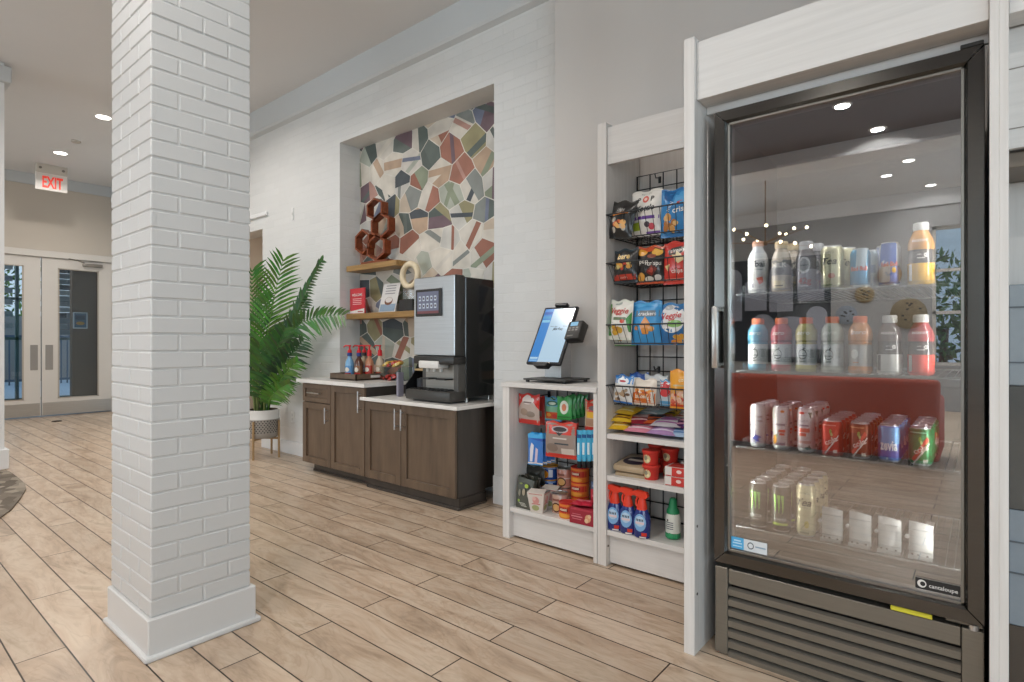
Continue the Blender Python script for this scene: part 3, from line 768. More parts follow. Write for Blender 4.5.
# ------------------------------------------------------------------ shelves and what stands on them in the niche
def niche_items():
    for z, x0, x1, lab in ((1.845, -4.555, -3.83, 'upper wooden floating shelf, under the red sculpture'), (1.405, -4.555, -3.60, 'lower wooden floating shelf, under the ring award')):
        mb = MB(); mb.box(x0, x1, 3.085, 3.256, z-.05, z, WHITE, .003)
        tag(mb.build('floating_shelf', M_OAK), lab, 'shelf')
    # sculpture of hexagon rings
    t = thing('ring_sculpture', 'reddish wooden sculpture of four stacked hexagonal rings on a base', 'sculpture', (-4.2, 3.16, 1.845)); L = t.location
    mb = MB(); mb.box(-4.38, -4.00, 3.12, 3.20, 1.846, 1.872, WHITE, .003); mb.build('sculpture_base', M_REDWOOD, t, off=L)
    def ring(cx, cz, rx, rz, rot):
        def pt(k, f): 
            a = rot+k*PI/3; return (cx+rx*f*math.cos(a), cz+rz*f*math.sin(a))
        mb = MB(); n = 6
        o = [pt(k, 1) for k in range(n)]; i = [pt(k, .83) for k in range(n)]
        vs = [(p[0], y, p[1]) for y in (3.125, 3.195) for p in o+i]
        fs = []
        for k in range(n):
            q = (k+1) % n
            fs += [(k, q, 6+q, 6+k), (12+k, 18+k, 18+q, 12+q), (k, 12+k, 12+q, q), (6+k, 6+q, 18+q, 18+k)]
        mb.add(vs, fs, WHITE); return mb
    for a in ((-4.17, 1.985, .150, .118, PI/2), (-4.37, 2.06, .12, .118, PI/6), (-4.11, 2.175, .150, .115, PI/2), (-4.19, 2.335, .13, .10, PI/6)):
        ring(*a).build('ring', M_REDWOOD, t, off=L)
    # red welcome card
    t = thing('welcome_card', 'red acrylic card with white WELCOME heading on the lower shelf', 'sign', (-4.44, 3.13, 1.405)); L = t.location
    mb = MB(); mb.box(-4.555, -4.33, 3.125, 3.14, 1.4055, 1.64, C('#d23a44'), .002)
    S = lambda u, v, l: Vector((-4.555+u*.225, 3.1248-.0006*l, 1.4055+v*.235))
    mb.g_poly(S, [(0.01, .02), (.99, .02), (.99, .2), (.01, .1)], C('#efe6e4')); mb.g_text(S, 'WELCOME', .5, .74, .1, C('#f6eeee'), .957, maxw=.8, bold=.01)
    for k in range(4): mb.g_rect(S, .2, .57-k*.07, .8, .595-k*.07, C('#f0b9bc'), 2, 1)
    mb.g_rect(S, .55, .06, .9, .1, C('#aa3333'), 2, 1, 2)
    mb.build('card', M_GLOSS, t, off=L)
    # notice in an easel frame
    t = thing('menu_card', 'pale leaning card in a clear stand between the red card and ring award', 'sign', (-4.02, 3.16, 1.405)); L = t.location
    Mx = Matrix.Translation((-4.02, 3.13, 1.406)) @ Matrix.Rotation(math.radians(-14), 4, 'X')
    S = lambda u, v, l: Mx @ Vector((-.115+u*.23, -.0005-.0005*l, v*.265))
    mb = MB(); mb.box(-.115, .115, 0, .004, 0, .265, C('#d9d6d4'), .001, M=Mx)
    mb.g_rect(S, .05, .03, .95, .28, C('#8fa3b8')); mb.g_ell(S, .5, .38, .24, .14, C('#7a5240')); mb.g_ell(S, .5, .42, .2, .09, C('#d8d2cf'), lift=2)
    for k in range(4): mb.g_rect(S, .2, .9-k*.09, .8, .93-k*.09, C('#8b8a8e'), 2, 1)
    mb.build('card', M_GLOSS, t, off=L)
    mb = MB(); mb.box(-4.13, -3.91, 3.13, 3.23, 1.4055, 1.41, WHITE, .001); mb.build('stand', M_CLEAR, t, off=L)
    # ring award
    t = thing('ring_award', 'cream oval ring award on a black block, on the lower shelf', 'award', (-3.72, 3.16, 1.405)); L = t.location
    mb = MB(); mb.box(-3.825, -3.655, 3.11, 3.21, 1.4055, 1.505, C('#161311'), .003); mb.build('block', M_GLOSS, t, off=L)
    mb = MB(); mb.box(-3.80, -3.68, 3.13, 3.19, 1.5055, 1.60, WHITE, .004); mb.build('clear_riser', M_CLEAR, t, off=L)
    mb = MB(); mb.tube([(-3.74+.098*math.cos(k*PI/16), 3.16, 1.71+.097*math.sin(k*PI/16)) for k in range(32)], .026, C('#e3d3b4'), 12, True); mb.build('ring', M_PLASTIC, t, off=L)
    # tray with pump bottles
    zt = .818
    x0, x1, y0, y1 = -4.44, -4.055, 2.84, 3.19
    t = thing('serving_tray', 'dark wooden tray holding the syrup pump bottles', 'tray', ((x0+x1)/2, (y0+y1)/2, zt)); L = t.location
    mb = MB(); mb.box(x0, x1, y0, y1, zt+.0005, zt+.012, WHITE)
    for a, b, c, d in ((x0, x1, y0, y0+.012), (x0, x1, y1-.012, y1), (x0, x0+.012, y0, y1), (x1-.012, x1, y0, y1)): mb.box(a, b, c, d, zt+.0005, zt+.055, WHITE, .002)
    mb.build('tray_body', M_DARKWOOD, t, off=L)
    mb = MB(); mb.box(x1, x1+.003, 2.99, 3.09, zt+.02, zt+.042, C('#e7e2dc'), .001); mb.build('tray_label', M_PAPER, t, off=L)
    def pump(x, y, body, lab, capc, label):
        t = thing('syrup_bottle', label, 'syrup bottle', (x, y, zt+.0125), group='syrup bottles on the tray')
        mb = MB(); c = C(body)
        mb.lathe([(.034, 0), (.038, .006), (.038, .12), (.034, .145), (.018, .175), (.015, .195)], c, 20)
        def S(u, v, l): r = .0385+.0005*l; a = -PI/2+u; return Vector((r*math.cos(a), r*math.sin(a), v))
        mb.g_rect(S, -1.0, .025, 1.6, .11, C(lab), 14, 3); mb.g_ell(S, .3, .075, .55, .02, C('#f0e6d6'), lift=2); mb.g_rect(S, -.5, .035, 1.2, .048, C('#c33a33'), 8, 1, 2)
        mb.build('bottle_body', M_GLOSS, t)
        mb = MB(); mb.lathe([(.021, .192), (.021, .215), (.017, .222)], C(capc), 16); mb.build('collar', M_PLASTIC, t)
        mb = MB(); r = C('#d6202a'); mb.lathe([(.020, .222), (.018, .24), (.008, .25), (.007, .272), (.013, .276), (.013, .288)], r, 14); mb.tube([(0, 0, .282), (-.05, -.01, .283), (-.068, -.014, .270)], .0055, r, 8)
        mb.build('pump_head', M_PLASTIC, t)
    pump(-4.26, 2.92, '#7fb0d8', '#5f9ad0', '#23367e', 'light blue syrup pump bottle, frontmost on the tray')
    pump(-4.195, 2.97, '#5a3628', '#8a5a3a', '#23367e', 'brown labelled syrup pump bottle beside the blue one')
    pump(-4.27, 3.08, '#b9a98e', '#96a7b5', '#2b2b2b', 'clear syrup pump bottle at the back of the tray')
    pump(-4.155, 3.05, '#c98a6a', '#c2483a', '#d6202a', 'red labelled syrup pump bottle with a red collar')
    pump(-4.125, 3.14, '#d9c9b2', '#c9b394', '#d6202a', 'cream syrup pump bottle at the right end of the tray')
    # basket of snack bars
    t = thing('snack_stand', 'small two tier clear stand on the higher counter beside the tray', 'snack stand', (-3.865, 3.12, zt)); L = t.location
    mb = MB(); mb.box(-4.00, -3.75, 3.04, 3.2, zt+.0005, zt+.006, WHITE); mb.box(-4.00, -3.75, 3.04, 3.2, zt+.115, zt+.12, WHITE)
    for x in (-3.998, -3.756): mb.box(x, x+.004, 3.04, 3.2, zt+.006, zt+.115, WHITE)
    mb.build('stand_body', M_CLEAR, t, off=L)
    cols = [('#e0bb62', '#f3e3b0', 'yellow'), ('#d8a24a', '#f0d9a0', 'tan'), ('#b5342a', '#3b1d18', 'red and black'), ('#c9553a', '#e7c46a', 'orange')]
    k = 0
    for row, (z, n) in enumerate(((zt+.0062, 3), (zt+.1202, 5))):
        for i in range(n):
            c0, c1, nm = cols[(i+row*0) % 4 if row else 2]
            x = -3.945+i*(.036 if row else .045)
            Mx = Matrix.Translation((x, 3.055+.02*(i % 2), z+.018+.006*(i % 2))) @ Matrix.Rotation(-.35, 4, 'Y') @ Matrix.Rotation(.15*(i % 3-1), 4, 'Z')
            mb = MB(); mb.box(-.045, .045, 0, .05, -.013, .013, C(c0), .006, 2, Mx); mb.box(-.012, .012, -.001, .051, -.0138, .0138, C(c1), .003, 1, Mx); mb.box(-.06, -.044, .002, .048, -.002, .002, C(c0), 0, 1, Mx); mb.box(.044, .06, .002, .048, -.002, .002, C(c0), 0, 1, Mx)
            o = mb.build('snack_bar', M_FILM)
            tag(o, '%s wrapped snack bar, %s from the left on the %s tier' % (nm, ('first', 'second', 'third', 'fourth', 'fifth')[i], 'top' if row else 'bottom'), 'snack bar', 'wrapped bars on the snack stand')
    # black cup holder beside the machine
    t = thing('cup_dispenser', 'black upright holder with cups and lids between the stand and coffee machine', 'cup holder', (-3.42, 3.05, .712)); L = t.location
    mb = MB()
    mb.prism([(2.96, .713), (3.22, .713), (3.22, 1.10), (3.16, 1.10), (3.05, .90), (2.96, .80)], 'x', -3.565, -3.555, BLACK)
    mb.prism([(2.96, .713), (3.22, .713), (3.22, 1.10), (3.16, 1.10), (3.05, .90), (2.96, .80)], 'x', -3.315, -3.305, BLACK)
    mb.box(-3.555, -3.315, 3.19, 3.21, .713, 1.08, BLACK)
    mb.box(-3.555, -3.315, 2.97, 3.19, .713, .73, BLACK)
    mb.build('holder_frame', M_PLASTIC, t, off=L)
    mb = MB(); mb.box(-3.555, -3.315, 3.05, 3.19, .915, .93, C('#c7a878'), .002); mb.build('holder_shelf', M_SATIN, t, off=L)
    for i, x in enumerate((-3.50, -3.39)):
        mb = MB(); mb.lathe([(.028, .7305), (.04, .80), (.04, .845), (.042, .85)], C('#3d4046'), 18, x, 3.08)
        tag(mb.build('cup_stack', M_PAPER), ('dark paper cup stack nearer the syrup tray in the black holder', 'dark paper cup stack next to the coffee machine in the black holder')[i], 'cups')
    mb = MB(); mb.box(-3.60, -3.575, 2.90, 2.955, .713, .905, C('#8f8b98'), .002); tag(mb.build('card_holder', M_PAPER), 'grey violet upright card standing at the step between the counters', 'card')
niche_items()

# ------------------------------------------------------------------ shelving units
def board(mb, *a): return mb.box(*a, WHITE, .0012)
def snack_counter():
    t = thing('snack_counter', 'low whitewashed open shelf unit carrying the kiosk', 'shelf unit', (-1.87, 2.72, 0)); L = t.location
    x0, x1 = -2.185, -1.542; yf, yb = 2.55, 2.945
    for a, b in ((x0, x0+.05), (x1-.022, x1)):
        mb = MB(); board(mb, a, b, yf, yb, 0, .885); mb.build('side_panel', M_WASH_V, t, off=L)
    mb = MB(); board(mb, x0-.008, x1, yf-.008, yb, .886, .912); mb.build('counter_top', M_WASH_H, t, off=L)
    mb = MB(); board(mb, x0+.051, x1-.023, yf+.005, yb-.03, .158, .182); mb.build('bottom_shelf', M_WASH_H, t, off=L)
    mb = MB(); board(mb, x0+.051, x1-.023, yf+.035, yf+.055, .012, .157); mb.build('kick_panel', M_WASH_H, t, off=L)
    mb = MB(); board(mb, x0+.051, x1-.023, yb-.028, yb, .012, .884); mb.build('back_panel', M_WASH_V, t, off=L)
snack_counter()
def snack_tower():
    t = thing('snack_tower', 'tall whitewashed shelf tower holding wire baskets of chips', 'shelf unit', (-1.2, 2.72, 0)); L = t.location
    x0, x1 = -1.539, -.858; yf, yb = 2.55, 2.945
    mb = MB(); board(mb, x0, x0+.051, yf, yb, 0, 2.275); sp = mb.build('side_panel', M_WASH_V, t, off=L)
    m = MB()
    for z in (.1, 2.16): m.lathe([(.006, 0), (.006, .002)], C('#5b5650'), 10, M=Matrix.Translation((x0+.051, yf+.02, z)) @ Matrix.Rotation(PI/2, 4, 'Y'))
    m.build('screw_head', M_METAL, sp, off=L)
    mb = MB(); board(mb, x1-.022, x1, yf, yb, 0, 2.275); mb.build('side_panel', M_WASH_V, t, off=L)
    mb = MB(); board(mb, x0+.052, x1-.023, yf+.012, yf+.034, 2.06, 2.25); mb.build('header_panel', M_WASH_H, t, off=L)
    for z in (.68, .465, .186):
        mb = MB(); board(mb, x0+.052, x1-.023, yf+.006, yb-.03, z-.026, z); mb.build('shelf', M_WASH_H, t, off=L)
    for z in (.68, .465):
        mb = MB()
        for x in (x0+.07, x1-.05): mb.box(x, x+.02, yf+.04, yb-.05, z-.036, z-.0265, BLACK)
        mb.build('shelf_bracket', M_PLASTIC, t, off=L)
    mb = MB(); board(mb, x0+.052, x1-.023, yf+.035, yf+.055, .012, .159); mb.build('kick_panel', M_WASH_H, t, off=L)
    mb = MB(); board(mb, x0+.052, x1-.023, yb-.028, yb, .012, 2.26); mb.build('back_panel', M_WASH_V, t, off=L)
snack_tower()
def grid(x0, x1, z0, z1, y, label, xo=None):
    t = tag(bpy.data.objects.new('wire_grid', None), label, 'wire grid'); COL.objects.link(t); t.location = ((x0+x1)/2, y, z0)
    mb = MB(); mb.tube([(x0, y, z0), (x1, y, z0), (x1, y, z1), (x0, y, z1)], .006, WIRE, 6, True); mb.build('outer_rod', M_SATIN, t, off=t.location)
    mb = MB(); p = .0765
    k = 1
    while x0+k*p < x1-.02: mb.tube([(x0+k*p, y, z0), (x0+k*p, y, z1)], .0034, WIRE, 5); k += 1
    k = 1
    while z1-k*p > z0+.02: mb.tube([(x0, y-.004, z1-k*p), (x1, y-.004, z1-k*p)], .0034, WIRE, 5); k += 1
    mb.build('wire_mesh', M_SATIN, t, off=t.location)
YG = 2.872
grid(-1.478, -.885, .47+.02, 2.062, YG, 'tall black wire grid on the back of the shelf tower')
grid(-2.02, -1.58, .36, .875, YG, 'black wire grid behind the bags hanging in the low unit')
grid(-1.478, -.885, .195, .435, YG, 'short black wire grid behind the spray bottles')
def basket(z0, z1, label, yfb=2.565, yft=2.535):
    x0, x1 = -1.478, -.90; yb = YG-.012
    t = thing('wire_basket', label, 'wire basket', ((x0+x1)/2, 2.72, z0), group='wire baskets on the shelf tower'); L = t.location
    mb = MB()
    mb.tube([(x0, yft, z1), (x1, yft, z1), (x1, yb, z1), (x0, yb, z1)], .0038, WIRE, 6, True); mb.build('rim', M_SATIN, t, off=L)
    mb = MB(); mb.tube([(x0+.03, yfb, z0), (x1-.03, yfb, z0), (x1-.03, yb, z0), (x0+.03, yb, z0)], .003, WIRE, 6, True)
    n = 15
    for k in range(n):
        a = x0+.01+(x1-x0-.02)*k/(n-1); b = x0+.032+(x1-x0-.064)*k/(n-1)
        mb.tube([(a, yft, z1), (b, yfb, z0), (b, yb, z0), (b, yb, z1)], .0017, WIRE, 4)
    for k in range(1, 6):
        y = yfb+(yb-yfb)*k/6; yy = yft+(yb-yft)*k/6
        mb.tube([(x0, yy, z1), (x0+.03, y, z0), (x1-.03, y, z0), (x1, yy, z1)], .0017, WIRE, 4)
    mb.build('basket_wires', M_SATIN, t, off=L)
basket(1.675, 1.795, 'topmost wire basket, holding the black, white and blue bags')
basket(1.445, 1.548, 'second wire basket from the top, holding black and red bags')
basket(1.142, 1.236, 'third wire basket from the top, holding green and blue veggie bags')
basket(.832, .928, 'lowest wire basket, holding blue, orange and yellow bags')
for x, z, s in ((-1.34, 2.02, 'black hook on the wire grid behind the white popcorn bag'), (-1.345, 1.0, 'black hook on the wire grid above the white bag')):
    mb = MB(); mb.box(-.008, .008, -.006, .0, -.018, .018, BLACK, .002); mb.tube([(0, -.006, .01), (0, -.05, .0), (0, -.062, .02)], .003, BLACK, 6)
    tag(mb.build('grid_hook', M_SATIN, loc=(x, YG-.008, z)), s, 'hook')

# ------------------------------------------------------------------ packaging makers
def bag(name, label, cat, box, Y, cols, gfx=(), th=.055, group=None, rot=(0, 0, 0), crimp=.07, loc=None, size=None, mat=None, hang=False):
    """pillow bag; box = u0, v0, u1, v1 read off the photograph at distance Y"""
    if loc is None:
        u0, v0, u1, v1 = box
        a, b = at(u0, (v0+v1)/2, Y), at(u1, (v0+v1)/2, Y); um = (u0+u1)/2
        w = b.x-a.x; zt = at(um, v0, Y).z; zb = at(um, v1, Y).z; h = zt-zb; loc = ((a.x+b.x)/2, Y, zb)
    else: w, h = size
    rng = random.Random(hash_s(label))
    base = C(cols[0]); seal = C(cols[1]) if len(cols) > 1 else base; back = C(cols[2]) if len(cols) > 2 else base
    ph = [rng.uniform(0, 6) for _ in range(4)]
    def thick(u, v):
        c = crimp
        f = max(0.0, min(1.0, (v-c*.8)/.30))*max(0.0, min(1.0, (1-c*.8-v)/.30))
        f = f**.55
        s = max(0.0, 1-abs(2*u-1)**2.6)**.75
        wr = 1+.10*math.sin(9*u+5*v+ph[0])*math.sin(7*v+ph[1])
        return th/2*f*s*wr
    def wd(u, v):
        p = .03*math.sin(PI*v)
        return (u-.5)*w*(1-p)+.010*w*math.sin(6*v+ph[2])
    def S(u, v, l): return Vector((wd(u, v), -thick(u, v)-.0006*l, v*h+.006*math.sin(11*u+ph[3])*(1 if v > .9 else 0)))
    nu, nv = 12, 16
    mb = MB(); vs = []; fs = []
    for sgn in (1, -1):
        for j in range(nv+1):
            for i in range(nu+1):
                p = S(i/nu, j/nv, 0); vs.append(Vector((p.x, p.y*sgn, p.z)))
    o = (nu+1)*(nv+1)
    for k in (0, 1):
        for j in range(nv):
            cc = seal if (j >= nv-1 or j < 1) and len(cols) > 1 else (base if k == 0 else back)
            for i in range(nu):
                q = k*o+j*(nu+1)+i; f = (q, q+1, q+nu+2, q+nu+1)
                mb.add([], [], cc); fs.append((f if k == 0 else f[::-1], cc))
    b0 = len(mb.v); mb.v.extend([tuple(p) for p in vs])
    for f, cc in fs: mb.f.append(tuple(b0+i for i in f)); mb.c.append(cc); mb.sm.append(True)
    asp = w/h
    for g in gfx:
        k = g[0]
        if k == 'r': mb.g_rect(S, *g[1:5], C(g[5]), lift=g[6] if len(g) > 6 else 1)
        elif k == 'e': mb.g_ell(S, *g[1:5], C(g[5]), lift=g[6] if len(g) > 6 else 1.6)
        elif k == 'p': mb.g_poly(S, g[1], C(g[2]), lift=g[3] if len(g) > 3 else 1.6)
        elif k == 't': mb.g_text(S, g[1], g[2], g[3], g[4], C(g[5]), asp, maxw=.9, lift=2.6, **(g[6] if len(g) > 6 else {}))
    ob = mb.build(name, mat or M_FILM, loc=loc, rot=rot)
    return tag(ob, label, cat, group)
def hash_s(s):
    r = 7
    for ch in s: r = (r*131+ord(ch)) % 1000003
    return r
def chips(cols, cu, cv, n, ru, rv, seed=1, size=.10):
    """a printed heap of round crisps"""
    rng = random.Random(seed); out = []
    for _ in range(n):
        out.append(('e', cu+rng.uniform(-ru, ru), cv+rng.uniform(-rv, rv), size*rng.uniform(.7, 1.2), size*rng.uniform(.45, .8), rng.choice(cols), 1.6+rng.random()))
    return out
G1 = 'chip bags in the wire baskets'
Yb = 2.60
# top basket
bag('chip_bag', 'small black bag with orange swoosh leaning at the left of the top basket', 'chip bag', (605, 201, 633, 239), 2.57, ('#1d1c1c', '#2a2826'),
    [('t', 'chips', .5, .76, .09, '#c9c4bc', dict(shear=.3)), ('p', [(.18, .58), (.8, .66), (.82, .72), (.5, .68), (.2, .66)], '#e58a2c')]+chips(['#d9653a', '#e6b06a', '#c44a33', '#b9b2a8'], .5, .35, 12, .22, .18, 3), group=G1, rot=(-.1, .16, -.2))
bag('chip_bag', 'black bag half hidden between the swoosh bag and white popcorn bag', 'chip bag', (630, 209, 647, 239), 2.68, ('#171616', '#232120'), [('r', .1, .5, .9, .62, '#d98a34')]+chips(['#7d7a70', '#b98a4a'], .5, .3, 6, .25, .12, 5), group=G1)
bag('popcorn_bag', 'white kettle popcorn bag with purple stripe in the top basket', 'chip bag', (631, 190, 662, 237), 2.62, ('#e9e5de', '#dcd8d0'),
    [('t', 'KETTLE', .5, .93, .05, '#7a8276'), ('t', 'P', .30, .79, .11, '#3c3b3b', dict(bold=.02)), ('t', 'P', .72, .80, .11, '#3c3b3b', dict(bold=.02)), ('e', .51, .79, .10, .075, '#d9695c'), ('e', .51, .79, .05, .035, '#f0d2c8', 2.2), ('t', 'Kettle', .5, .60, .125, '#2b2a33', dict(shear=.35, bold=.02, rot=.06)),
     ('r', .05, .36, .95, .43, '#6a3f99'), ('r', .08, .14, .34, .31, '#a9bd3c'), ('e', .58, .25, .09, .06, '#4a3a48'), ('e', .72, .20, .10, .07, '#d0505c'), ('r', .52, .05, .95, .10, '#7a58a8')], group=G1, rot=(-.06, 0, 0))
bag('cookie_bag', 'bright blue bag with golden cookies at the right of the top basket', 'chip bag', (661, 188, 692, 237), 2.62, ('#2f86c6', '#2474b4'),
    [('p', [(.1, .98), (.5, .96), (.35, .7), (.12, .8)], '#1c5f9c'), ('p', [(.5, .95), (.98, .95), (.98, .7), (.45, .62)], '#4fa3dc'), ('t', 'mini', .32, .62, .09, '#e8f0f4', dict(rot=1.1)), ('t', 'crispy', .72, .56, .12, '#e9efef', dict(bold=.02, rot=.15)), ('p', [(.55, .66), (.98, .74), (.98, .8), (.55, .7)], '#d0463c')]+chips(['#d9a05c', '#e6bb7c', '#b9793c'], .38, .27, 11, .22, .16, 8), group=G1, rot=(-.06, 0, .1))
# second basket
bag('chip_bag', 'black bag with a tan word and red band at the left of the second basket', 'chip bag', (613, 249, 638, 283), 2.585, ('#2a2928', '#33424a'),
    [('t', 'bare', .5, .78, .17, '#e6c27a', dict(bold=.03)), ('r', .05, .08, .95, .24, '#b93a2a'), ('t', 'snacks', .5, .16, .07, '#e9b4a4')]+chips(['#c0452f', '#e0a54a', '#6f9a4a', '#d9c27a'], .5, .46, 11, .3, .12, 9), group=G1, rot=(-.06, 0, -.08))
bag('chip_bag', 'black bag with orange chips printed on top, middle of the second basket', 'chip bag', (637, 246, 664, 284), 2.60, ('#232020', '#cf5a34'),
    [('e', .25, .84, .2, .1, '#e9a441'), ('e', .78, .82, .19, .1, '#eab54c'), ('e', .50, .90, .16, .06, '#d1562f'), ('e', .60, .72, .16, .06, '#8a3f2a'), ('t', 'pop', .30, .60, .13, '#e6e2dc', dict(bold=.02)), ('t', 'crisps', .68, .53, .12, '#e6e2dc', dict(bold=.02)), ('p', [(.38, .30), (.6, .48), (.8, .38), (.6, .2)], '#7c2a20'), ('p', [(.48, .32), (.6, .42), (.7, .36), (.6, .27)], '#b5493a', 2.4), ('e', .2, .18, .14, .12, '#e2a24a'), ('e', .5, .12, .16, .07, '#dcd6cc'), ('e', .8, .15, .13, .08, '#d2ccc6')], group=G1, rot=(-.06, 0, .05))
bag('chip_bag', 'red tortilla chip bag at the right of the second basket', 'chip bag', (663, 241, 692, 284), 2.61, ('#cf3a30', '#d9453a'),
    [('p', [(0.02, .80), (.98, .92), (.98, .74), (.02, .62)], '#55504e'), ('t', 'simply', .55, .79, .10, '#efe8e2', dict(rot=.14, bold=.01)), ('p', [(.35, .68), (.95, .6), (.6, .46)], '#e6cf9e'), ('p', [(.5, .78), (.85, .56), (.5, .5)], '#efdcae', 2.2), ('p', [(.1, .42), (.3, .46), (.25, .28)], '#e3c88f'), ('t', 'chips', .55, .30, .1, '#f3dcd4', dict(bold=.02)), ('r', .1, .08, .9, .13, '#e88a7a')], group=G1, rot=(-.06, 0, 0))
# third basket
bag('chip_bag', 'white and green veggie chip bag at the left of the third basket', 'chip bag', (608, 300, 632, 340), 2.575, ('#e9e7df', '#dfe2d6'),
    [('p', [(.0, .9), (.08, .9), (.14, .1), (.02, .1)], '#4f9a3f'), ('p', [(.98, .7), (.80, .52), (.92, .2), (.99, .2)], '#3d8f3a'), ('t', 'Veggie', .48, .73, .15, '#c33b34', dict(shear=.25, bold=.02)), ('e', .4, .91, .16, .04, '#a9b2aa'), ('r', .25, .49, .8, .56, '#6d7f62'), ('e', .66, .46, .1, .05, '#cf4a2c')]+chips(['#d9a93c', '#e2bb52', '#c98f34'], .42, .26, 9, .22, .1, 11), group=G1, rot=(-.08, .03, -.1))
bag('chip_bag', 'small chip bag lying low behind the green veggie bag in the third basket', 'chip bag', (614, 326, 636, 346), 2.64, ('#dfe3da', '#4f8f4a'), chips(['#d9a93c', '#cf8a3a', '#8fb05a'], .5, .45, 9, .3, .2, 13, .14), group=G1)
bag('chip_bag', 'blue bag with an orange cracker, middle of the third basket', 'chip bag', (632, 301, 661, 345), 2.60, ('#3f9ad6', '#3587c4'),
    [('p', [(.02, .93), (.98, .99), (.98, .86), (.5, .9), (.02, .8)], '#57ace2'), ('r', .05, .64, .95, .78, '#6f7c86'), ('t', 'crackers', .56, .71, .09, '#e9edf0', dict(bold=.01)), ('p', [(.32, .44), (.5, .64), (.7, .46), (.62, .24), (.42, .24)], '#df9444'), ('e', .72, .36, .1, .06, '#e2a45c'), ('e', .2, .38, .07, .05, '#c98a5c')], group=G1, rot=(-.06, 0, .06))
bag('chip_bag', 'blue and white veggie puff bag at the right of the third basket', 'chip bag', (660, 303, 692, 345), 2.61, ('#2f6fa8', '#2f80bd'),
    [('e', .42, .62, .42, .34, '#e6e6e6'), ('t', 'Veggie', .40, .70, .15, '#c93a3f', dict(shear=.25, rot=.1, bold=.02)), ('e', .52, .50, .24, .09, '#8fc06a', 2.2), ('e', .30, .88, .14, .05, '#b9bdc0', 2.2)]+chips(['#e0a23a', '#ec9a3c', '#d9c07a'], .55, .14, 9, .3, .08, 17), group=G1, rot=(-.06, 0, 0))
# lowest basket
bag('nut_bag', 'blue topped nut bag at the left of the lowest basket', 'snack bag', (612, 375, 633, 403), 2.575, ('#d9d8d6', '#2f6fb4'),
    [('r', .02, .70, .98, .94, '#3a86cc'), ('e', .5, .78, .3, .13, '#e9eef4'), ('e', .5, .78, .16, .04, '#c2505a', 2.4)]+chips(['#8a6a4f', '#b59a7c', '#6d5140'], .5, .3, 12, .34, .2, 19), group=G1, rot=(-.1, .05, -.15), th=.045)
bag('nut_bag', 'dark blue bag standing behind the nut bag in the lowest basket', 'snack bag', (630, 373, 649, 402), 2.68, ('#1f56a8', '#1a4790'), [('r', .1, .78, .6, .86, '#a9c4e6')], group=G1, th=.04)
bag('cracker_bag', 'white and orange cheese cracker bag, front middle of the lowest basket', 'snack bag', (630, 379, 656, 405), 2.59, ('#e6dccf', '#ded2c4'),
    [('r', .02, .08, .98, .46, '#d9722a'), ('r', .2, .62, .8, .7, '#b9834a'), ('t', 'baked', .5, .34, .16, '#f2e2d0', dict(bold=.03))]+chips(['#e08a34', '#c9591f', '#ef9f4a'], .5, .44, 12, .4, .12, 23, .09), group=G1, rot=(-.12, 0, 0), th=.05)
bag('cracker_bag', 'white bag with grey lettering behind the orange cracker bag', 'snack bag', (645, 375, 668, 404), 2.67, ('#dcdfe0', '#cfd3d5'), [('r', .2, .75, .8, .8, '#8a9298'), ('r', .3, .64, .9, .68, '#7c848a'), ('e', .3, .3, .2, .14, '#d98a3c')], group=G1, th=.04)
bag('cracker_bag', 'red and pale blue fish cracker bag left of the yellow bag', 'snack bag', (660, 380, 672, 406), 2.62, ('#cfdbe4', '#5f9cc6'),
    [('r', .05, .55, .98, .92, '#c9343a'), ('e', .55, .52, .42, .16, '#d23c3f'), ('r', .05, .08, .95, .2, '#5aa6d6')], group=G1, th=.04)
bag('cookie_bag', 'yellow orange cookie bag at the right of the lowest basket', 'snack bag', (670, 370, 694, 409), 2.57, ('#e8a12c', '#ea9a30'),
    [('t', 'corn', .62, .76, .1, '#f6e4b4', dict(rot=.2, bold=.02)), ('r', .2, .58, .9, .62, '#c9b27c'), ('r', .03, .12, .98, .46, '#dfae94')]+chips(['#d06a58', '#e7b9a0', '#c9503f', '#efd9c0'], .5, .28, 16, .36, .12, 29, .09)+[('r', .03, .05, .98, .11, '#d24a2a', 3)], group=G1, rot=(-.04, 0, .06))
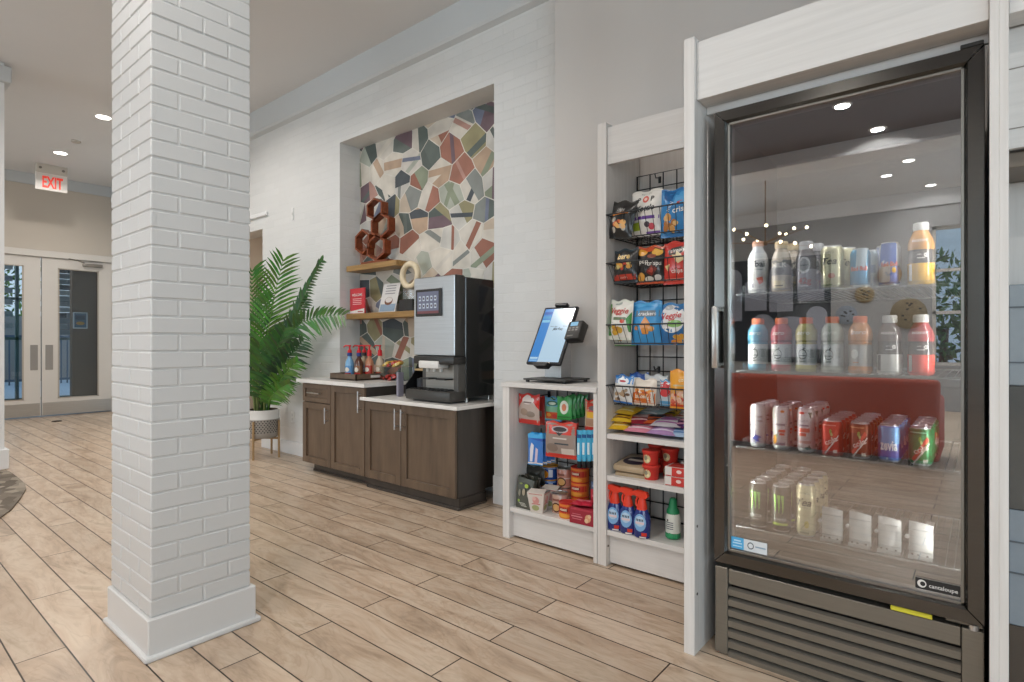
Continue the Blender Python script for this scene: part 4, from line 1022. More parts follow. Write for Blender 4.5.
# heap of candy bags on the first shelf
def candy():
    zs = .68
    rows = [  # x, y, lift, w, h, thickness, colours, text colour, spin, words
        (-1.43, 2.585, .004, .12, .12, .04, '#e2b62c', '#f3e29a', .3, 'yellow candy bag at the front left corner of the candy shelf'),
        (-1.44, 2.60, .045, .12, .11, .035, '#e5bd35', '#8a5a2a', .1, 'yellow candy bag lying on top of the front left corner bag'),
        (-1.44, 2.63, .082, .13, .11, .035, '#dfb22e', '#f0e0a0', -.2, 'yellow candy bag on top of the stack at the left'),
        (-1.33, 2.585, .004, .15, .12, .035, '#d7879c', '#f2dbe2', .1, 'pink candy bag at the front, right of the yellow stack'),
        (-1.34, 2.62, .040, .16, .12, .035, '#8f2436', '#e0b8b8', .25, 'burgundy candy bag lying over the pink bag'),
        (-1.37, 2.72, .07, .17, .13, .03, '#a9bfc2', '#e6ebea', -.3, 'silver blue candy bag at the back left of the candy shelf'),
        (-1.30, 2.80, .06, .16, .13, .04, '#b8961f', '#2a2418', .2, 'yellow and black candy bag at the back of the candy shelf'),
        (-1.25, 2.66, .045, .15, .12, .035, '#d5622f', '#2c2630', .5, 'orange and black candy bag in the middle of the heap'),
        (-1.21, 2.585, .004, .15, .12, .035, '#b58fc0', '#e3d6e8', .0, 'lilac candy bag at the middle front of the candy shelf'),
        (-1.20, 2.62, .042, .15, .13, .03, '#ddd6dc', '#b06aa8', .15, 'white and purple candy bag lying over the lilac bag'),
        (-1.18, 2.76, .05, .15, .12, .035, '#c0503f', '#e8d8c8', -.2, 'red candy bag behind the white and purple bag'),
        (-1.12, 2.59, .004, .15, .12, .03, '#aac6e4', '#5f8ac0', .1, 'pale blue candy bag at the front right of the candy shelf'),
        (-1.10, 2.64, .038, .16, .12, .035, '#5c2a62', '#d99ab0', .2, 'dark purple candy bag behind the pale blue bag'),
        (-1.03, 2.64, .05, .17, .13, .035, '#1f4fb0', '#cf4a34', .1, 'deep blue candy bag with a red patch at the right of the heap'),
        (-1.03, 2.58, .004, .12, .11, .035, '#9aa6bd', '#d6dbe6', .0, 'grey blue candy bag under the deep blue one'),
        (-.95, 2.585, .03, .11, .11, .04, '#e6cf86', '#f4e8bf', .0, 'cream yellow candy bag at the right end of the candy shelf')]
    for x, y, dz, w, h, th, c, c2, spin, lab in rows:
        bag('candy_bag', lab, 'candy bag', None, 0, (c, c, c), [('e', .5, .5, .3, .16, c2), ('r', .1, .2, .9, .28, c2), ('r', .1, .74, .9, .79, c2)], th=th, group='candy bags heaped on the shelf',
            rot=(-PI/2+.22, 0, spin), loc=(x, y, zs+dz+th*.45), size=(w, h*1.15))
candy()
# second shelf: bread packs, tubs, snack boxes
def slab_pack(x, y, z, w, d, h, c, lab, rz=0, patch=None):
    mb = MB(); mb.box(-w/2, w/2, -d/2, d/2, 0, h, C(c), min(h, d)*.35, 2)
    S = lambda u, v, l: Vector((-w/2+u*w, -d/2+v*d, h+.0006*l))
    if patch: mb.g_ell(S, .5, .45, .38, .3, C(patch), lift=1); mb.g_rect(S, .25, .42, .75, .56, C('#d9d2c6'), 4, 2, 2.2)
    for k in range(5): mb.box(-w/2-.004, w/2+.004, -d/2+.02+k*d/6, -d/2+.024+k*d/6, h*.2, h*.8, C('#8d7458'))
    o = mb.build('flatbread_pack', M_FILM, loc=(x, y, z), rot=(math.radians(8), 0, rz)); return tag(o, lab, 'bread pack', 'bread packs on the second shelf')
slab_pack(-1.385, 2.70, .466, .17, .20, .03, '#b09a7c', 'flat tan bread pack lying underneath on the second shelf', .05)
slab_pack(-1.385, 2.69, .500, .175, .20, .035, '#b7a285', 'flat tan bread pack with a dark label lying on top', .0, '#33293a')
def tub(x, y, z, lab, r=.042, h=.072, k=1):
    t = thing('snack_tub', lab, 'snack tub', (x, y, z), group='red snack tubs on the second shelf')
    red = C('#cf332a'); mb = MB(); mb.lathe([(r*.84, 0), (r*.97, h*.82), (r, h*.84)], red, 24)
    def S(u, v, l): rr = r*(.84+.13*v)+.0006*l; a = -PI/2+u; return Vector((rr*math.cos(a), rr*math.sin(a), v*h))
    mb.g_ell(S, -.15, .42, .55, .3, C('#d8c89a')); mb.g_ell(S, -.25, .48, .25, .16, C('#8f8a78'), lift=2); mb.g_ell(S, .05, .32, .2, .1, C('#f0e3b4'), lift=2); mb.build('tub_cup', M_PLASTIC, t)
    mb = MB(); mb.lathe([(r*1.05, h*.82), (r*1.07, h*.84), (r*1.07, h*.97), (r*1.02, h)], C('#d63a30'), 24); mb.build('tub_lid', M_PLASTIC, t)
tub(-1.28, 2.635, .4655, 'red snack tub standing on the shelf at the front'); tub(-1.282, 2.637, .5385, 'red snack tub stacked on the front tub')
tub(-1.225, 2.74, .4655, 'red snack tub standing on the shelf behind the front pair'); tub(-1.227, 2.742, .5385, 'red snack tub on top of the rear pair')
tub(-1.33, 2.80, .4655, 'red snack tub partly hidden at the back of the second shelf')
tub(-1.33, 2.802, .5385, 'red snack tub on top of the hidden back one')
def carton(name, lab, cat, x, y, z, w, d, h, c, gfx, rz=0, group=None, mat=None, top=None):
    mb = MB(); mb.box(-w/2, w/2, -d/2, d/2, 0, h, C(c), .0015)
    S = lambda u, v, l: Vector((-w/2+u*w, -d/2-.0005*l, v*h))
    for g in gfx:
        if g[0] == 'r': mb.g_rect(S, *g[1:5], C(g[5]), lift=g[6] if len(g) > 6 else 1)
        elif g[0] == 'e': mb.g_ell(S, *g[1:5], C(g[5]), lift=g[6] if len(g) > 6 else 1.6)
        elif g[0] == 'p': mb.g_poly(S, g[1], C(g[2]))
        elif g[0] == 't': mb.g_text(S, g[1], g[2], g[3], g[4], C(g[5]), w/h, maxw=.9, lift=2.4)
    if top:
        T = lambda u, v, l: Vector((-w/2+u*w, -d/2+v*d, h+.0005*l)); mb.g_rect(T, .05, .05, .95, .95, C(top))
    o = mb.build(name, mat or M_PAPER, loc=(x, y, z), rot=(0, 0, rz)); return tag(o, lab, cat, group)
for i, (x, y, z, lab) in enumerate(((-1.075, 2.62, .466, 'red and white snack carton lying on the second shelf at the right'), (-1.075, 2.625, .5105, 'red and white snack carton stacked on the lower carton'),
                                    (-1.06, 2.77, .466, 'red and white snack carton behind the front cartons'), (-1.06, 2.775, .5105, 'red and white snack carton on top of the rear carton'))):
    carton('snack_carton', lab, 'snack carton', x, y, z, .21, .10, .043, '#e2ddd8', [('r', .16, .02, .5, .98, '#cf3b33'), ('e', .33, .55, .06, .2, '#f0d9d4'), ('r', .72, .1, .98, .2, '#8f9bb5'), ('r', .02, .02, .15, .10, '#cf3b33')], .06, 'snack cartons on the second shelf', top='#c9443b')
# bottom shelf: spray bottles
def spray(x, y, rz, lab):
    t = thing('spray_bottle', lab, 'spray bottle', (x, y, .1865), rz, 'spray bottles on the bottom shelf')
    navy = C('#1d2f78'); mb = MB(); prof = [(.030, 0), (.036, .004), (.040, .04), (.041, .08), (.038, .11), (.026, .142)]
    mb.lathe(prof, navy, 24, sx=1.08, sy=.66)
    def S(u, v, l):
        z = v*.142; rr = None
        for (r0, z0), (r1, z1) in zip(prof, prof[1:]):
            if z0 <= z <= z1: rr = r0+(r1-r0)*(z-z0)/(z1-z0)
        rr = (rr or .03)+.0007*l; a = -PI/2+u; return Vector((rr*1.08*math.cos(a), rr*.66*math.sin(a), z))
    mb.g_ell(S, -.05, .55, .75, .30, C('#7fb2e2')); mb.g_ell(S, -.05, .60, .55, .18, C('#b5d3ee'), lift=2); mb.g_rect(S, -.55, .50, .45, .58, C('#e3cfd4'), 6, 2, 3)
    for k in range(5): mb.g_rect(S, -.5+k*.19, .60, -.40+k*.19, .68, C('#1a1d33'), 2, 2, 3)
    mb.g_rect(S, .15, .10, .8, .22, C('#d43a2c'), 5, 2, 2); mb.g_rect(S, -.1, .03, .75, .08, C('#e6dcd8'), 5, 1, 2)
    mb.build('bottle_body', M_GLOSS, t)
    red = C('#df3b22'); mb = MB(); mb.lathe([(.027, .138), (.024, .16), (.019, .18), (.016, .195)], red, 20, sx=1.02, sy=.75); mb.build('shoulder_cap', M_PLASTIC, t)
    mb = MB(); mb.prism([(-.044, .206), (-.044, .224), (-.022, .231), (.026, .224), (.033, .206), (.026, .195), (-.008, .192), (-.016, .202)], 'y', -.013, .013, red)
    mb.box(-.052, -.0435, -.008, .008, .204, .222, red, .002); mb.build('sprayer_head', M_PLASTIC, t)
    mb = MB(); mb.tube([(-.022, 0, .200), (-.030, 0, .18), (-.030, 0, .160), (-.024, 0, .150)], .0055, red, 8); mb.build('trigger', M_PLASTIC, t)
for u, y, lab in ((615, 2.585, 'blue spray bottle with red trigger, leftmost of the three'), (628, 2.577, 'blue spray bottle with red trigger, middle of the three'), (642, 2.567, 'blue spray bottle with red trigger, rightmost and nearest')):
    spray(at(u, 520, y).x, y, .1, lab)
def green_bottle():
    t = thing('squeeze_bottle', 'white squeeze bottle with green cap on the bottom shelf', 'bottle', (-1.176, 2.66, .1865))
    g = C('#1f8a58'); w = C('#dfe2d9'); mb = MB()
    prof = [(.030, 0), (.036, .006), (.036, .03), (.036, .10), (.030, .125), (.018, .135)]
    mb.lathe(prof, w, 24, cols=[g, g, w, w, w])
    def S(u, v, l): r = .0363+.0005*l; a = -PI/2+u; return Vector((r*math.cos(a), r*math.sin(a), v))
    mb.g_poly(S, [(-1, .006), (1, .006), (1, .03), (.4, .022), (0, .034), (-.5, .022), (-1, .03)], C('#3aa06a')); mb.g_ell(S, -.35, .092, .12, .006, C('#2a2a2a'))
    for k in range(4): mb.g_rect(S, -.7+.1*(k % 2), .080-k*.010, .45, .084-k*.010, C('#5a6070'), 6, 1)
    mb.build('bottle_body', M_PLASTIC, t)
    mb = MB(); mb.lathe([(.031, .12), (.031, .135), (.022, .15), (.016, .19), (.012, .196)], g, 20); mb.build('cap', M_PLASTIC, t)
green_bottle()

# ------------------------------------------------------------------ goods in the low unit
def hung(name, lab, cat, box, Y, cols, gfx, th=.03, group=None, rot=(0, 0, 0), hook=None):
    return bag(name, lab, cat, box, Y, cols, gfx, th=th, group=group, rot=rot, crimp=.05)
GH = 'bags hanging in the low unit'
hung('snack_pouch', 'red and clear snack pouch hanging at the upper left of the low unit', 'snack pouch', (517.5, 394, 541, 424), 2.62, ('#b9a9a0', '#c9322c'),
     [('r', .0, .82, 1, .97, '#c9322c'), ('p', [(0, .82), (.3, .82), (.0, .5)], '#c9322c'), ('p', [(1, .82), (.7, .82), (1, .5)], '#c9322c'), ('e', .5, .80, .28, .14, '#e4dcd8'), ('r', .3, .70, .7, .75, '#7d6a66', 3), ('e', .35, .4, .2, .12, '#a08a7a'), ('e', .65, .34, .2, .1, '#8f7f74'), ('r', 0, .03, 1, .16, '#c9322c')], group=GH, rot=(0, 0, -.12))
hung('snack_pouch', 'second red snack pouch hanging just behind the upper left one', 'snack pouch', (524, 396, 545, 424), 2.70, ('#b03430', '#c9322c'), [('r', .1, .3, .9, .5, '#8f7a74')], group=GH)
hung('candy_pouch', 'pale blue and green gummy pouch hanging beside the green packs', 'snack pouch', (545, 397, 562, 421), 2.68, ('#86bfa0', '#5aa8d8'),
     [('r', .02, .62, .98, .96, '#69b2df'), ('e', .5, .74, .32, .11, '#3f7f6a'), ('e', .5, .74, .22, .06, '#d9e6d4', 2.3), ('r', .08, .10, .85, .38, '#cf5a34'), ('e', .3, .26, .14, .08, '#e2a24a', 2.2), ('e', .65, .22, .14, .08, '#c93a3a', 2.2)], group=GH)
for k in range(5):
    nm = ('frontmost', 'second', 'third', 'fourth', 'rearmost')[k]
    hung('gum_pouch', 'green gum pouch on the middle hook, %s of five' % nm, 'snack pouch', (558+k*4.2, 397-k*.6, 571+k*4.0, 420-k*1.0), 2.645+k*.038, ('#2f9a4a', '#2a8a42'),
         [('e', .5, .55, .3, .3, '#e3ece0'), ('e', .5, .55, .16, .16, '#d98a6a', 2.4), ('r', .05, .1, .95, .16, '#1f6f34')], th=.018, group='green pouches on one hook', rot=(0, 0, .25))
hung('candy_pouch', 'red and yellow candy pouch hanging at the upper right of the low unit', 'snack pouch', (585, 400, 601, 431), 2.66, ('#c9b9a0', '#d2402f'),
     [('r', 0, .62, 1, .96, '#d8432f'), ('r', 0, .42, 1, .62, '#e9b63a'), ('e', .6, .74, .3, .08, '#6d5a58'), ('r', .1, .16, .9, .4, '#b08a72'), ('r', 0, .03, 1, .14, '#c9362f')], group=GH)
hung('nut_pouch', 'large red and clear nut pouch hanging in the centre of the low unit', 'snack pouch', (546.5, 422, 575.5, 458), 2.62, ('#9b8b82', '#d2402f'),
     [('r', .0, .66, 1, .97, '#d8483a'), ('e', .5, .80, .27, .10, '#b9aeb0'), ('e', .5, .80, .22, .065, '#3a3638', 2.4), ('p', [(.36, .72), (.64, .72), (.5, .62)], '#3a3638'), ('r', .28, .53, .74, .57, '#d9d2cc'), ('r', .34, .38, .80, .42, '#3f4a52'), ('e', .25, .28, .2, .12, '#87766c'), ('r', .55, .12, .95, .28, '#cfc4ba'), ('r', 0, .03, 1, .12, '#c9322c')], group=GH, rot=(0, 0, .1))
hung('nut_pouch', 'dark red nut pouch just behind the large centre one', 'snack pouch', (551, 421, 579, 455), 2.70, ('#7d2f2c', '#a5302a'), [('r', .1, .3, .9, .6, '#6d5a52')], group=GH)
for k in range(4):
    nm = ('frontmost', 'second', 'third', 'rearmost')[k]
    hung('brush_pack', 'blue toothbrush pack left of the big nut pouch, %s of four' % nm, 'toothbrush pack', (529+k*4.3, 433+k*.3, 542+k*4.0, 465-k*1.2), 2.62+k*.045, ('#3f7fd0', '#2f9ae0'),
         [('r', .0, .84, 1, .97, '#4fb0ea'), ('p', [(.02, .84), (.98, .74), (.98, .84)], '#3a5fb8'), ('p', [(.12, .1), (.3, .1), (.42, .62), (.26, .7), (.14, .5)], '#e6e3ec'), ('p', [(.45, .08), (.62, .08), (.70, .5), (.55, .56)], '#d9c9dc'), ('r', .0, .03, 1, .08, '#e6e2e4')], th=.012, group='blue toothbrush packs on one hook', rot=(0, 0, .22))
for k in range(5):
    nm = ('leftmost', 'second', 'third', 'fourth', 'rightmost')[k]
    a = at(579.5+k*5.0, 430, 2.64+k*.006); b = at(579.5+k*5.0, 461, 2.64+k*.006)
    t = thing('toothpaste_tube', 'cyan toothpaste tube with black cap, %s of five on the right' % nm, 'toothpaste', (b.x, b.y, b.z), .1, 'cyan tubes hanging in a row')
    hh = a.z-b.z; mb = MB()
    vs = []; n = 12
    for z, rx, ry in ((0, .012, .012), (.02*1, .015, .013), (hh*.5, .016, .011), (hh*.97, .016, .002), (hh, .016, .0015)):
        for i in range(n): vs.append((rx*math.cos(2*PI*i/n), ry*math.sin(2*PI*i/n), z))
    mb.add(vs, [(r*n+i, r*n+(i+1) % n, (r+1)*n+(i+1) % n, (r+1)*n+i) for r in range(4) for i in range(n)]+[tuple(4*n+i for i in range(n))], C('#4db4dc'), True)
    mb.box(-.006, .006, -.0145, -.010, hh*.22, hh*.6, C('#d5ecf4')); mb.box(-.012, .012, -.009, -.003, hh*.75, hh*.86, C('#2a5f9a'))
    mb.build('tube_body', M_GLOSS, t)
    mb = MB(); mb.lathe([(.010, -.038), (.0125, -.034), (.0125, -.002), (.010, 0)], C('#14181c'), 14); mb.build('cap', M_PLASTIC, t)
for u, v, Y, s in ((531, 393.5, 2.84, 'black peg hook that the red snack pouches hang from'), (547, 394.5, 2.84, 'black peg hook above the pale blue gummy pouch'), (571, 396.5, 2.84, 'black peg hook above the green gum pouches'),
                   (539, 431.5, 2.85, 'black peg hook above the blue toothbrush packs')):
    p = at(u, v, Y)
    mb = MB(); mb.box(-.01, .01, -.004, .004, -.02, .02, BLACK, .001); mb.tube([(0, -.004, 0), (0, -.20, -.004), (0, -.225, .012)], .0028, BLACK, 6)
    tag(mb.build('peg_hook', M_SATIN, loc=(p.x, 2.862, min(p.z, .86))), s, 'hook')
# standing goods on its bottom shelf (top at z .182)
Z1 = .1825
def utensil_bag():
    a = at(513.5, 500, 2.585)
    t = thing('utensil_pouch', 'dark green grey standing pouch with open top at the left of the shelf', 'pouch', (-2.05, 2.625, Z1), -.05)
    g = C('#4b4d44'); w, h = .118, .165
    mb = MB()
    vs = []
    for z, k, d in ((0, 1, .045), (h*.5, .98, .04), (h*.9, 1.04, .025), (h, 1.06, .02)):
        for x, y in ((-1, -1), (1, -1), (1, 1), (-1, 1)): vs.append((x*w/2*k, y*d, z+(0.012 if (z == h and x < 0) else 0)))
    mb.add(vs, [(3, 2, 1, 0)]+[(r*4+i, r*4+(i+1) % 4, r*4+4+(i+1) % 4, r*4+4+i) for r in range(3) for i in range(4)], g)
    def S(u, v, l): return Vector((-w/2+u*w, -.0455+.005*v-.0006*l+(.015*max(0, v-.5)), v*h))
    mb.g_ell(S, .66, .80, .12, .07, C('#a9c24a'), lift=4); mb.g_ell(S, .3, .86, .1, .03, C('#7f8f4a'), lift=4); mb.g_ell(S, .5, .58, .10, .12, C('#a59b86'), lift=4); mb.g_ell(S, .24, .54, .07, .12, C('#8c8878'), lift=4); mb.g_ell(S, .78, .56, .06, .12, C('#8c8878'), lift=4)
    mb.g_ell(S, .2, .26, .07, .05, C('#8fae4a'), lift=3)
    for k in range(3): mb.g_rect(S, .2+k*.08, .18-k*.045, .6+k*.06, .205-k*.045, C('#b9b8ae'), 3, 1, 3)
    mb.build('pouch_body', M_FILM, t)
    for k in range(4):
        mb = MB(); x = -.045+k*.024; mb.box(x, x+.018, -.012+.004*k, -.004+.004*k, h*.75, h+.022+.008*(k % 2), (C('#3b3d34'), C('#1b1c16'))[k % 2], .002, 1, Matrix.Rotation(.12*(k-1), 4, 'Y'))
        mb.build('inner_sachet', M_FILM, t)
utensil_bag()
bag('drink_pouch', 'black foil pouch lying tilted behind the dark green pouch', 'pouch', (526, 466, 545, 484), 2.72, ('#22241f', '#2c2e28'), [('r', .2, .3, .8, .5, '#4a4c44')], th=.04)
def noodle_box(x, y, rz, lab):
    t = thing('noodle_carton', lab, 'noodle carton', (x, y, Z1), rz, 'white takeaway noodle cartons')
    h = .115; b, tp = .036, .052; c = C('#dcd3cb'); mb = MB()
    vs = [(-b, -b, 0), (b, -b, 0), (b, b, 0), (-b, b, 0), (-tp, -tp, h), (tp, -tp, h), (tp, tp, h), (-tp, tp, h)]
    mb.add(vs, [(3, 2, 1, 0), (0, 1, 5, 4), (1, 2, 6, 5), (2, 3, 7, 6), (3, 0, 4, 7)], c)
    for axis in (0, 1):
        def S(u, v, l):
            k = b+(tp-b)*v; q = (u-.5)*2*k; o = k+.0006*l
            return Vector((q, -o, v*h)) if axis == 0 else Vector((o, q, v*h))
        mb.g_ell(S, .45, .25, .28, .14, C('#a8ac78')); mb.g_ell(S, .5, .62, .22, .2, C('#d99a94')); mb.g_ell(S, .4, .72, .12, .1, C('#e6bcb4'), lift=2.2); mb.g_rect(S, .2, .42, .8, .47, C('#c97a74'), 4, 1); mb.g_rect(S, .1, .92, .9, .96, C('#c9857c'), 4, 1)
    mb.build('carton_body', M_PAPER, t)
    mb = MB(); mb.add([(-tp, -tp, h), (tp, -tp, h), (tp*.9, 0, h+.012), (-tp*.9, 0, h+.012)], [(0, 1, 2, 3)], C('#cfc4ba')); mb.add([(-tp, tp, h), (tp, tp, h), (tp*.9, 0, h+.010), (-tp*.9, 0, h+.010)], [(3, 2, 1, 0)], C('#d8b9ac')); mb.build('top_flap', M_PAPER, t)
noodle_box(-1.955, 2.60, .25, 'white noodle carton standing nearest, beside the dark green pouch'); noodle_box(-1.945, 2.72, .2, 'white noodle carton half hidden behind the nearest one')
def tin(x, y, z, r, h, body, top, gfx, lab, name='food_tin', cat='tin', group=None, mat=None, lip=True):
    t = thing(name, lab, cat, (x, y, z), group=group)
    mb = MB(); c = C(body); mb.lathe([(r*.97, 0), (r, .003), (r, h-.004), (r*.97, h-.001)], c, 28)
    def S(u, v, l): rr = r+.0004*l; a = -PI/2+u; return Vector((rr*math.cos(a), rr*math.sin(a), v*h))
    for g in gfx:
        if g[0] == 'r': mb.g_rect(S, *g[1:5], C(g[5]), 10, 2, g[6] if len(g) > 6 else 1)
        elif g[0] == 'e': mb.g_ell(S, *g[1:5], C(g[5]), lift=g[6] if len(g) > 6 else 1.6)
    mb.build('tin_body', mat or M_GLOSS, t)
    mb = MB(); tc = C(top); mb.lathe([(r*1.0, h-.001), (r*1.03, h), (r*1.03, h+.004), (r*.94, h+.005), (r*.92, h+.001)], tc, 28); l = mb.build('lid', M_METAL if top == '#b9b9b7' else M_PLASTIC, t)
    if top == '#b9b9b7':
        mb = MB(); mb.tube([(.014*math.cos(k*PI/5)-.012, .010*math.sin(k*PI/5), h+.006) for k in range(10)], .0018, STEELC, 5, True); mb.build('ring_pull', M_METAL, l)
for i in range(2):
    tin(-2.025, 2.80, Z1+.075+i*.0805 if False else Z1+.0+i*.0805+.062, .052, .074, '#23509c', '#d99a2e', [('e', -.1, .42, .62, .34, '#d98a2c'), ('e', -.2, .3, .3, .18, '#f0b54a', 2.2), ('r', .5, .2, 1.0, .8, '#d5dde8'), ('r', -1.4, .86, 1.4, .95, '#8aa6d0')],
        ('blue snack tin with yellow lid, lower of the stacked two', 'blue snack tin with yellow lid, on top of the stacked two')[i], group='blue tins with yellow lids')
mb = MB(); mb.box(-.07, .07, -.05, .05, 0, .061, C('#23252a'), .003); mb.box(-.05, .05, -.051, -.05, .015, .04, C('#4a4c50'))
tag(mb.build('dark_carton', M_PAPER, loc=(-2.025, 2.80, Z1)), 'dark carton under the two blue tins', 'carton')
meal = [('r', -1.5, .50, 1.5, .56, '#e0c9bc'), ('e', .1, .32, .62, .26, '#5d3a2a'), ('e', .1, .32, .5, .18, '#d9a86a', 2.4), ('r', -.5, .66, .5, .78, '#8f5a50'), ('r', -1.4, .04, 1.4, .1, '#c9a090')]
tin(-1.912, 2.80, Z1, .048, .105, '#c98a78', '#b9b9b7', meal, 'pink soup tin underneath, behind the front soup tin', group='pink soup tins')
tin(-1.912, 2.80, Z1+.111, .048, .105, '#c98a78', '#b9b9b7', meal, 'pink soup tin stacked on another, right of the blue tins', group='pink soup tins')
tin(-1.858, 2.67, Z1, .046, .105, '#c2a292', '#b9b9b7', meal, 'pink soup tin in front, beside the white noodle carton', group='pink soup tins')
cup = [('r', -1.5, .38, 1.5, .82, '#c22f22'), ('r', -.6, .48, .6, .72, '#8f1f1a', 2), ('r', -.45, .55, .45, .60, '#f0e2c8', 3), ('r', -.45, .63, .45, .67, '#f0e2c8', 3), ('e', 0, .2, .8, .14, '#e9a03a')]
for i in range(3):
    tin(-1.791, 2.775, Z1+.0+i*.083, .052, .078, '#e07a2a', '#c8302a', cup, 'red and orange noodle cup, %s of the tall stack' % ('bottom', 'middle', 'top')[i], 'noodle_cup', 'noodle cup', 'stacked red noodle cups', M_PAPER)
tin(-1.772, 2.625, Z1, .050, .078, '#e07a2a', '#c8302a', cup, 'red and orange noodle cup in front, beside the maroon carton', 'noodle_cup', 'noodle cup', None, M_PAPER)
carton('snack_box', 'maroon open snack carton at the right front of the low shelf', 'snack box', -1.640, 2.595, Z1, .145, .09, .085, '#9c2436', [('r', .05, .86, .95, .96, '#b5384a'), ('e', .78, .45, .12, .24, '#d9a07a'), ('e', .72, .3, .08, .14, '#e6c09a', 2.2), ('e', .84, .6, .07, .12, '#e6c09a', 2.2), ('r', .08, .42, .55, .50, '#d3838c'), ('r', .12, .28, .5, .34, '#c76a76'), ('r', .12, .58, .48, .63, '#c76a76')], 0.04, None)
for i, (x, y) in enumerate(((-1.675, 2.585), (-1.625, 2.60))):
    bag('snack_bar', ('red wrapped bar lying at the left in the maroon carton', 'red wrapped bar lying at the right in the maroon carton')[i], 'snack bar', None, 0, ('#b5243a', '#9c1f30'), [('r', .2, .4, .8, .6, '#d9727f')], th=.025, rot=(-PI/2+.1, 0, .3*i), loc=(x, y-.035, Z1+.098), size=(.07, .085), group='bars in the maroon carton')
carton('snack_box', 'crimson snack carton standing behind the maroon open one', 'snack box', -1.60, 2.70, Z1, .085, .10, .17, '#b52a3c', [('e', .7, .45, .28, .2, '#e0a24a'), ('e', .7, .42, .16, .1, '#f0cf8a', 2.2), ('r', .1, .75, .9, .82, '#d9727f')], .0, None)
carton('snack_box', 'slate blue carton on top of the crimson one', 'snack box', -1.60, 2.70, Z1+.171, .085, .10, .04, '#4f6484', [('r', .1, .3, .9, .6, '#8fa3bd')], .1, None)

# ------------------------------------------------------------------ kiosk
def kiosk():
    zt = .9125
    t = thing('payment_kiosk', 'self checkout kiosk with tilted lit tablet on the low shelf unit', 'kiosk', (-1.95, 2.78, zt)); L = t.location
    mb = MB(); mb.box(-2.10, -1.80, 2.635, 2.90, zt+.012, zt+.022, C('#3a3836'), .003); mb.build('base_plate', M_SATIN, t, off=L)
    mb = MB()
    for x in (-2.08, -1.82):
        for y in (2.655, 2.88): mb.lathe([(.012, zt+.0003), (.012, zt+.013)], BLACK, 10, x, y)
    mb.build('foot_pad', M_PLASTIC, t, off=L)
    mb = MB(); mb.box(-2.045, -1.925, 2.775, 2.885, zt+.022, 1.205, C('#a9a8a6'), .003); mb.build('column', m_brushed('silver_column', (.55, .55, .55), .4, .7), t, off=L)
    th = math.atan2(.19, .337)
    Mx = Matrix.Translation((-1.972, 2.655, 1.02)) @ Matrix.Rotation(-th, 4, 'X')
    W, H = .245, .392
    mb = MB(); mb.box(-W/2, W/2, 0, .022, 0, H, C('#14161c'), .006, 2, Mx); tab = mb.build('tablet', M_PLASTIC, t, off=L)
    S = lambda u, v, l: Mx @ Vector((-W/2+.014+u*(W-.028), -.0004-.0005*l, .014+v*(H-.028)))
    mb = MB(); mb.g_rect(S, 0, 0, 1, 1, C('#c4e2f7')); mb.g_rect(S, 0, 0, .30, 1, C('#3f8fdc'), lift=1.6)
    for k, (z, c) in enumerate(((.92, '#2a63c0'), (.84, '#4fa4dc'), (.765, '#8ed0f2'))): mb.g_rect(S, .02, z-.03, .28, z+.02, C(c), 2, 1, 2.4)
    mb.g_rect(S, .02, .05, .28, .085, C('#bfe2f7'), 2, 1, 2.4); mb.g_rect(S, .02, .012, .28, .04, C('#8ec4ee'), 2, 1, 2.4)
    mb.g_text(S, 'the', .55, .655, .035, C('#5b7488'), W/H, maxw=.5, lift=3, shear=.2); mb.g_text(S, 'Market', .64, .60, .05, C('#2f4658'), W/H, maxw=.56, lift=3, shear=.3, bold=.02, arc=.3)
    mb.g_rect(S, .36, .655, .48, .662, C('#5b7488'), 2, 1, 2.4); mb.g_rect(S, .78, .655, .92, .662, C('#5b7488'), 2, 1, 2.4); mb.g_ell(S, .92, .95, .03, .015, C('#4a5a68'), lift=2.4)
    mb.build('tablet_screen', M_SCREEN, tab, off=L)
    mb = MB(); mb.box(-.045, .045, -.012, .02, H+.001, H+.022, C('#1c1d20'), .004, 1, Mx); mb.build('camera_bar', M_PLASTIC, tab, off=L)
    mb = MB(); mb.prism([(-.055, 0), (.055, 0), (.04, -.022), (-.04, -.022)], 'y', -.025, .02, C('#2b2a2a'), Mx); mb.build('scanner_lip', M_PLASTIC, tab, off=L)
    mb = MB(); mb.box(-.05, .05, -.004, .0, .002, .012, C('#c9b9a6'), 0, 1, Mx); mb.build('bottom_label', M_PAPER, tab, off=L)
    Rx = Mx @ Matrix.Translation((W/2-.015, -.02, .155)) @ Matrix.Rotation(-.12, 4, 'Z')
    mb = MB(); mb.box(0, .105, .0, .06, 0, .12, C('#2c2a28'), .008, 2, Rx); cr = mb.build('card_reader', M_PLASTIC, t, off=L)
    Q = lambda u, v, l: Rx @ Vector((u*.105, -.0005*l, v*.12))
    mb = MB(); mb.g_rect(Q, .2, .70, .72, .92, C('#9fd4f2')); mb.build('reader_screen', M_SCREEN, cr, off=L)
    mb = MB()
    for r in range(2):
        for k in range(3): mb.g_rect(Q, .15+k*.24, .44+r*.12, .32+k*.24, .52+r*.12, C('#8a8784'), 1, 1)
    mb.g_rect(Q, .08, .08, .7, .32, BLACK); mb.g_rect(Q, .2, .14, .6, .2, C('#6d6a66'), 1, 1, 2); mb.build('keypad', M_PLASTIC, cr, off=L)
kiosk()

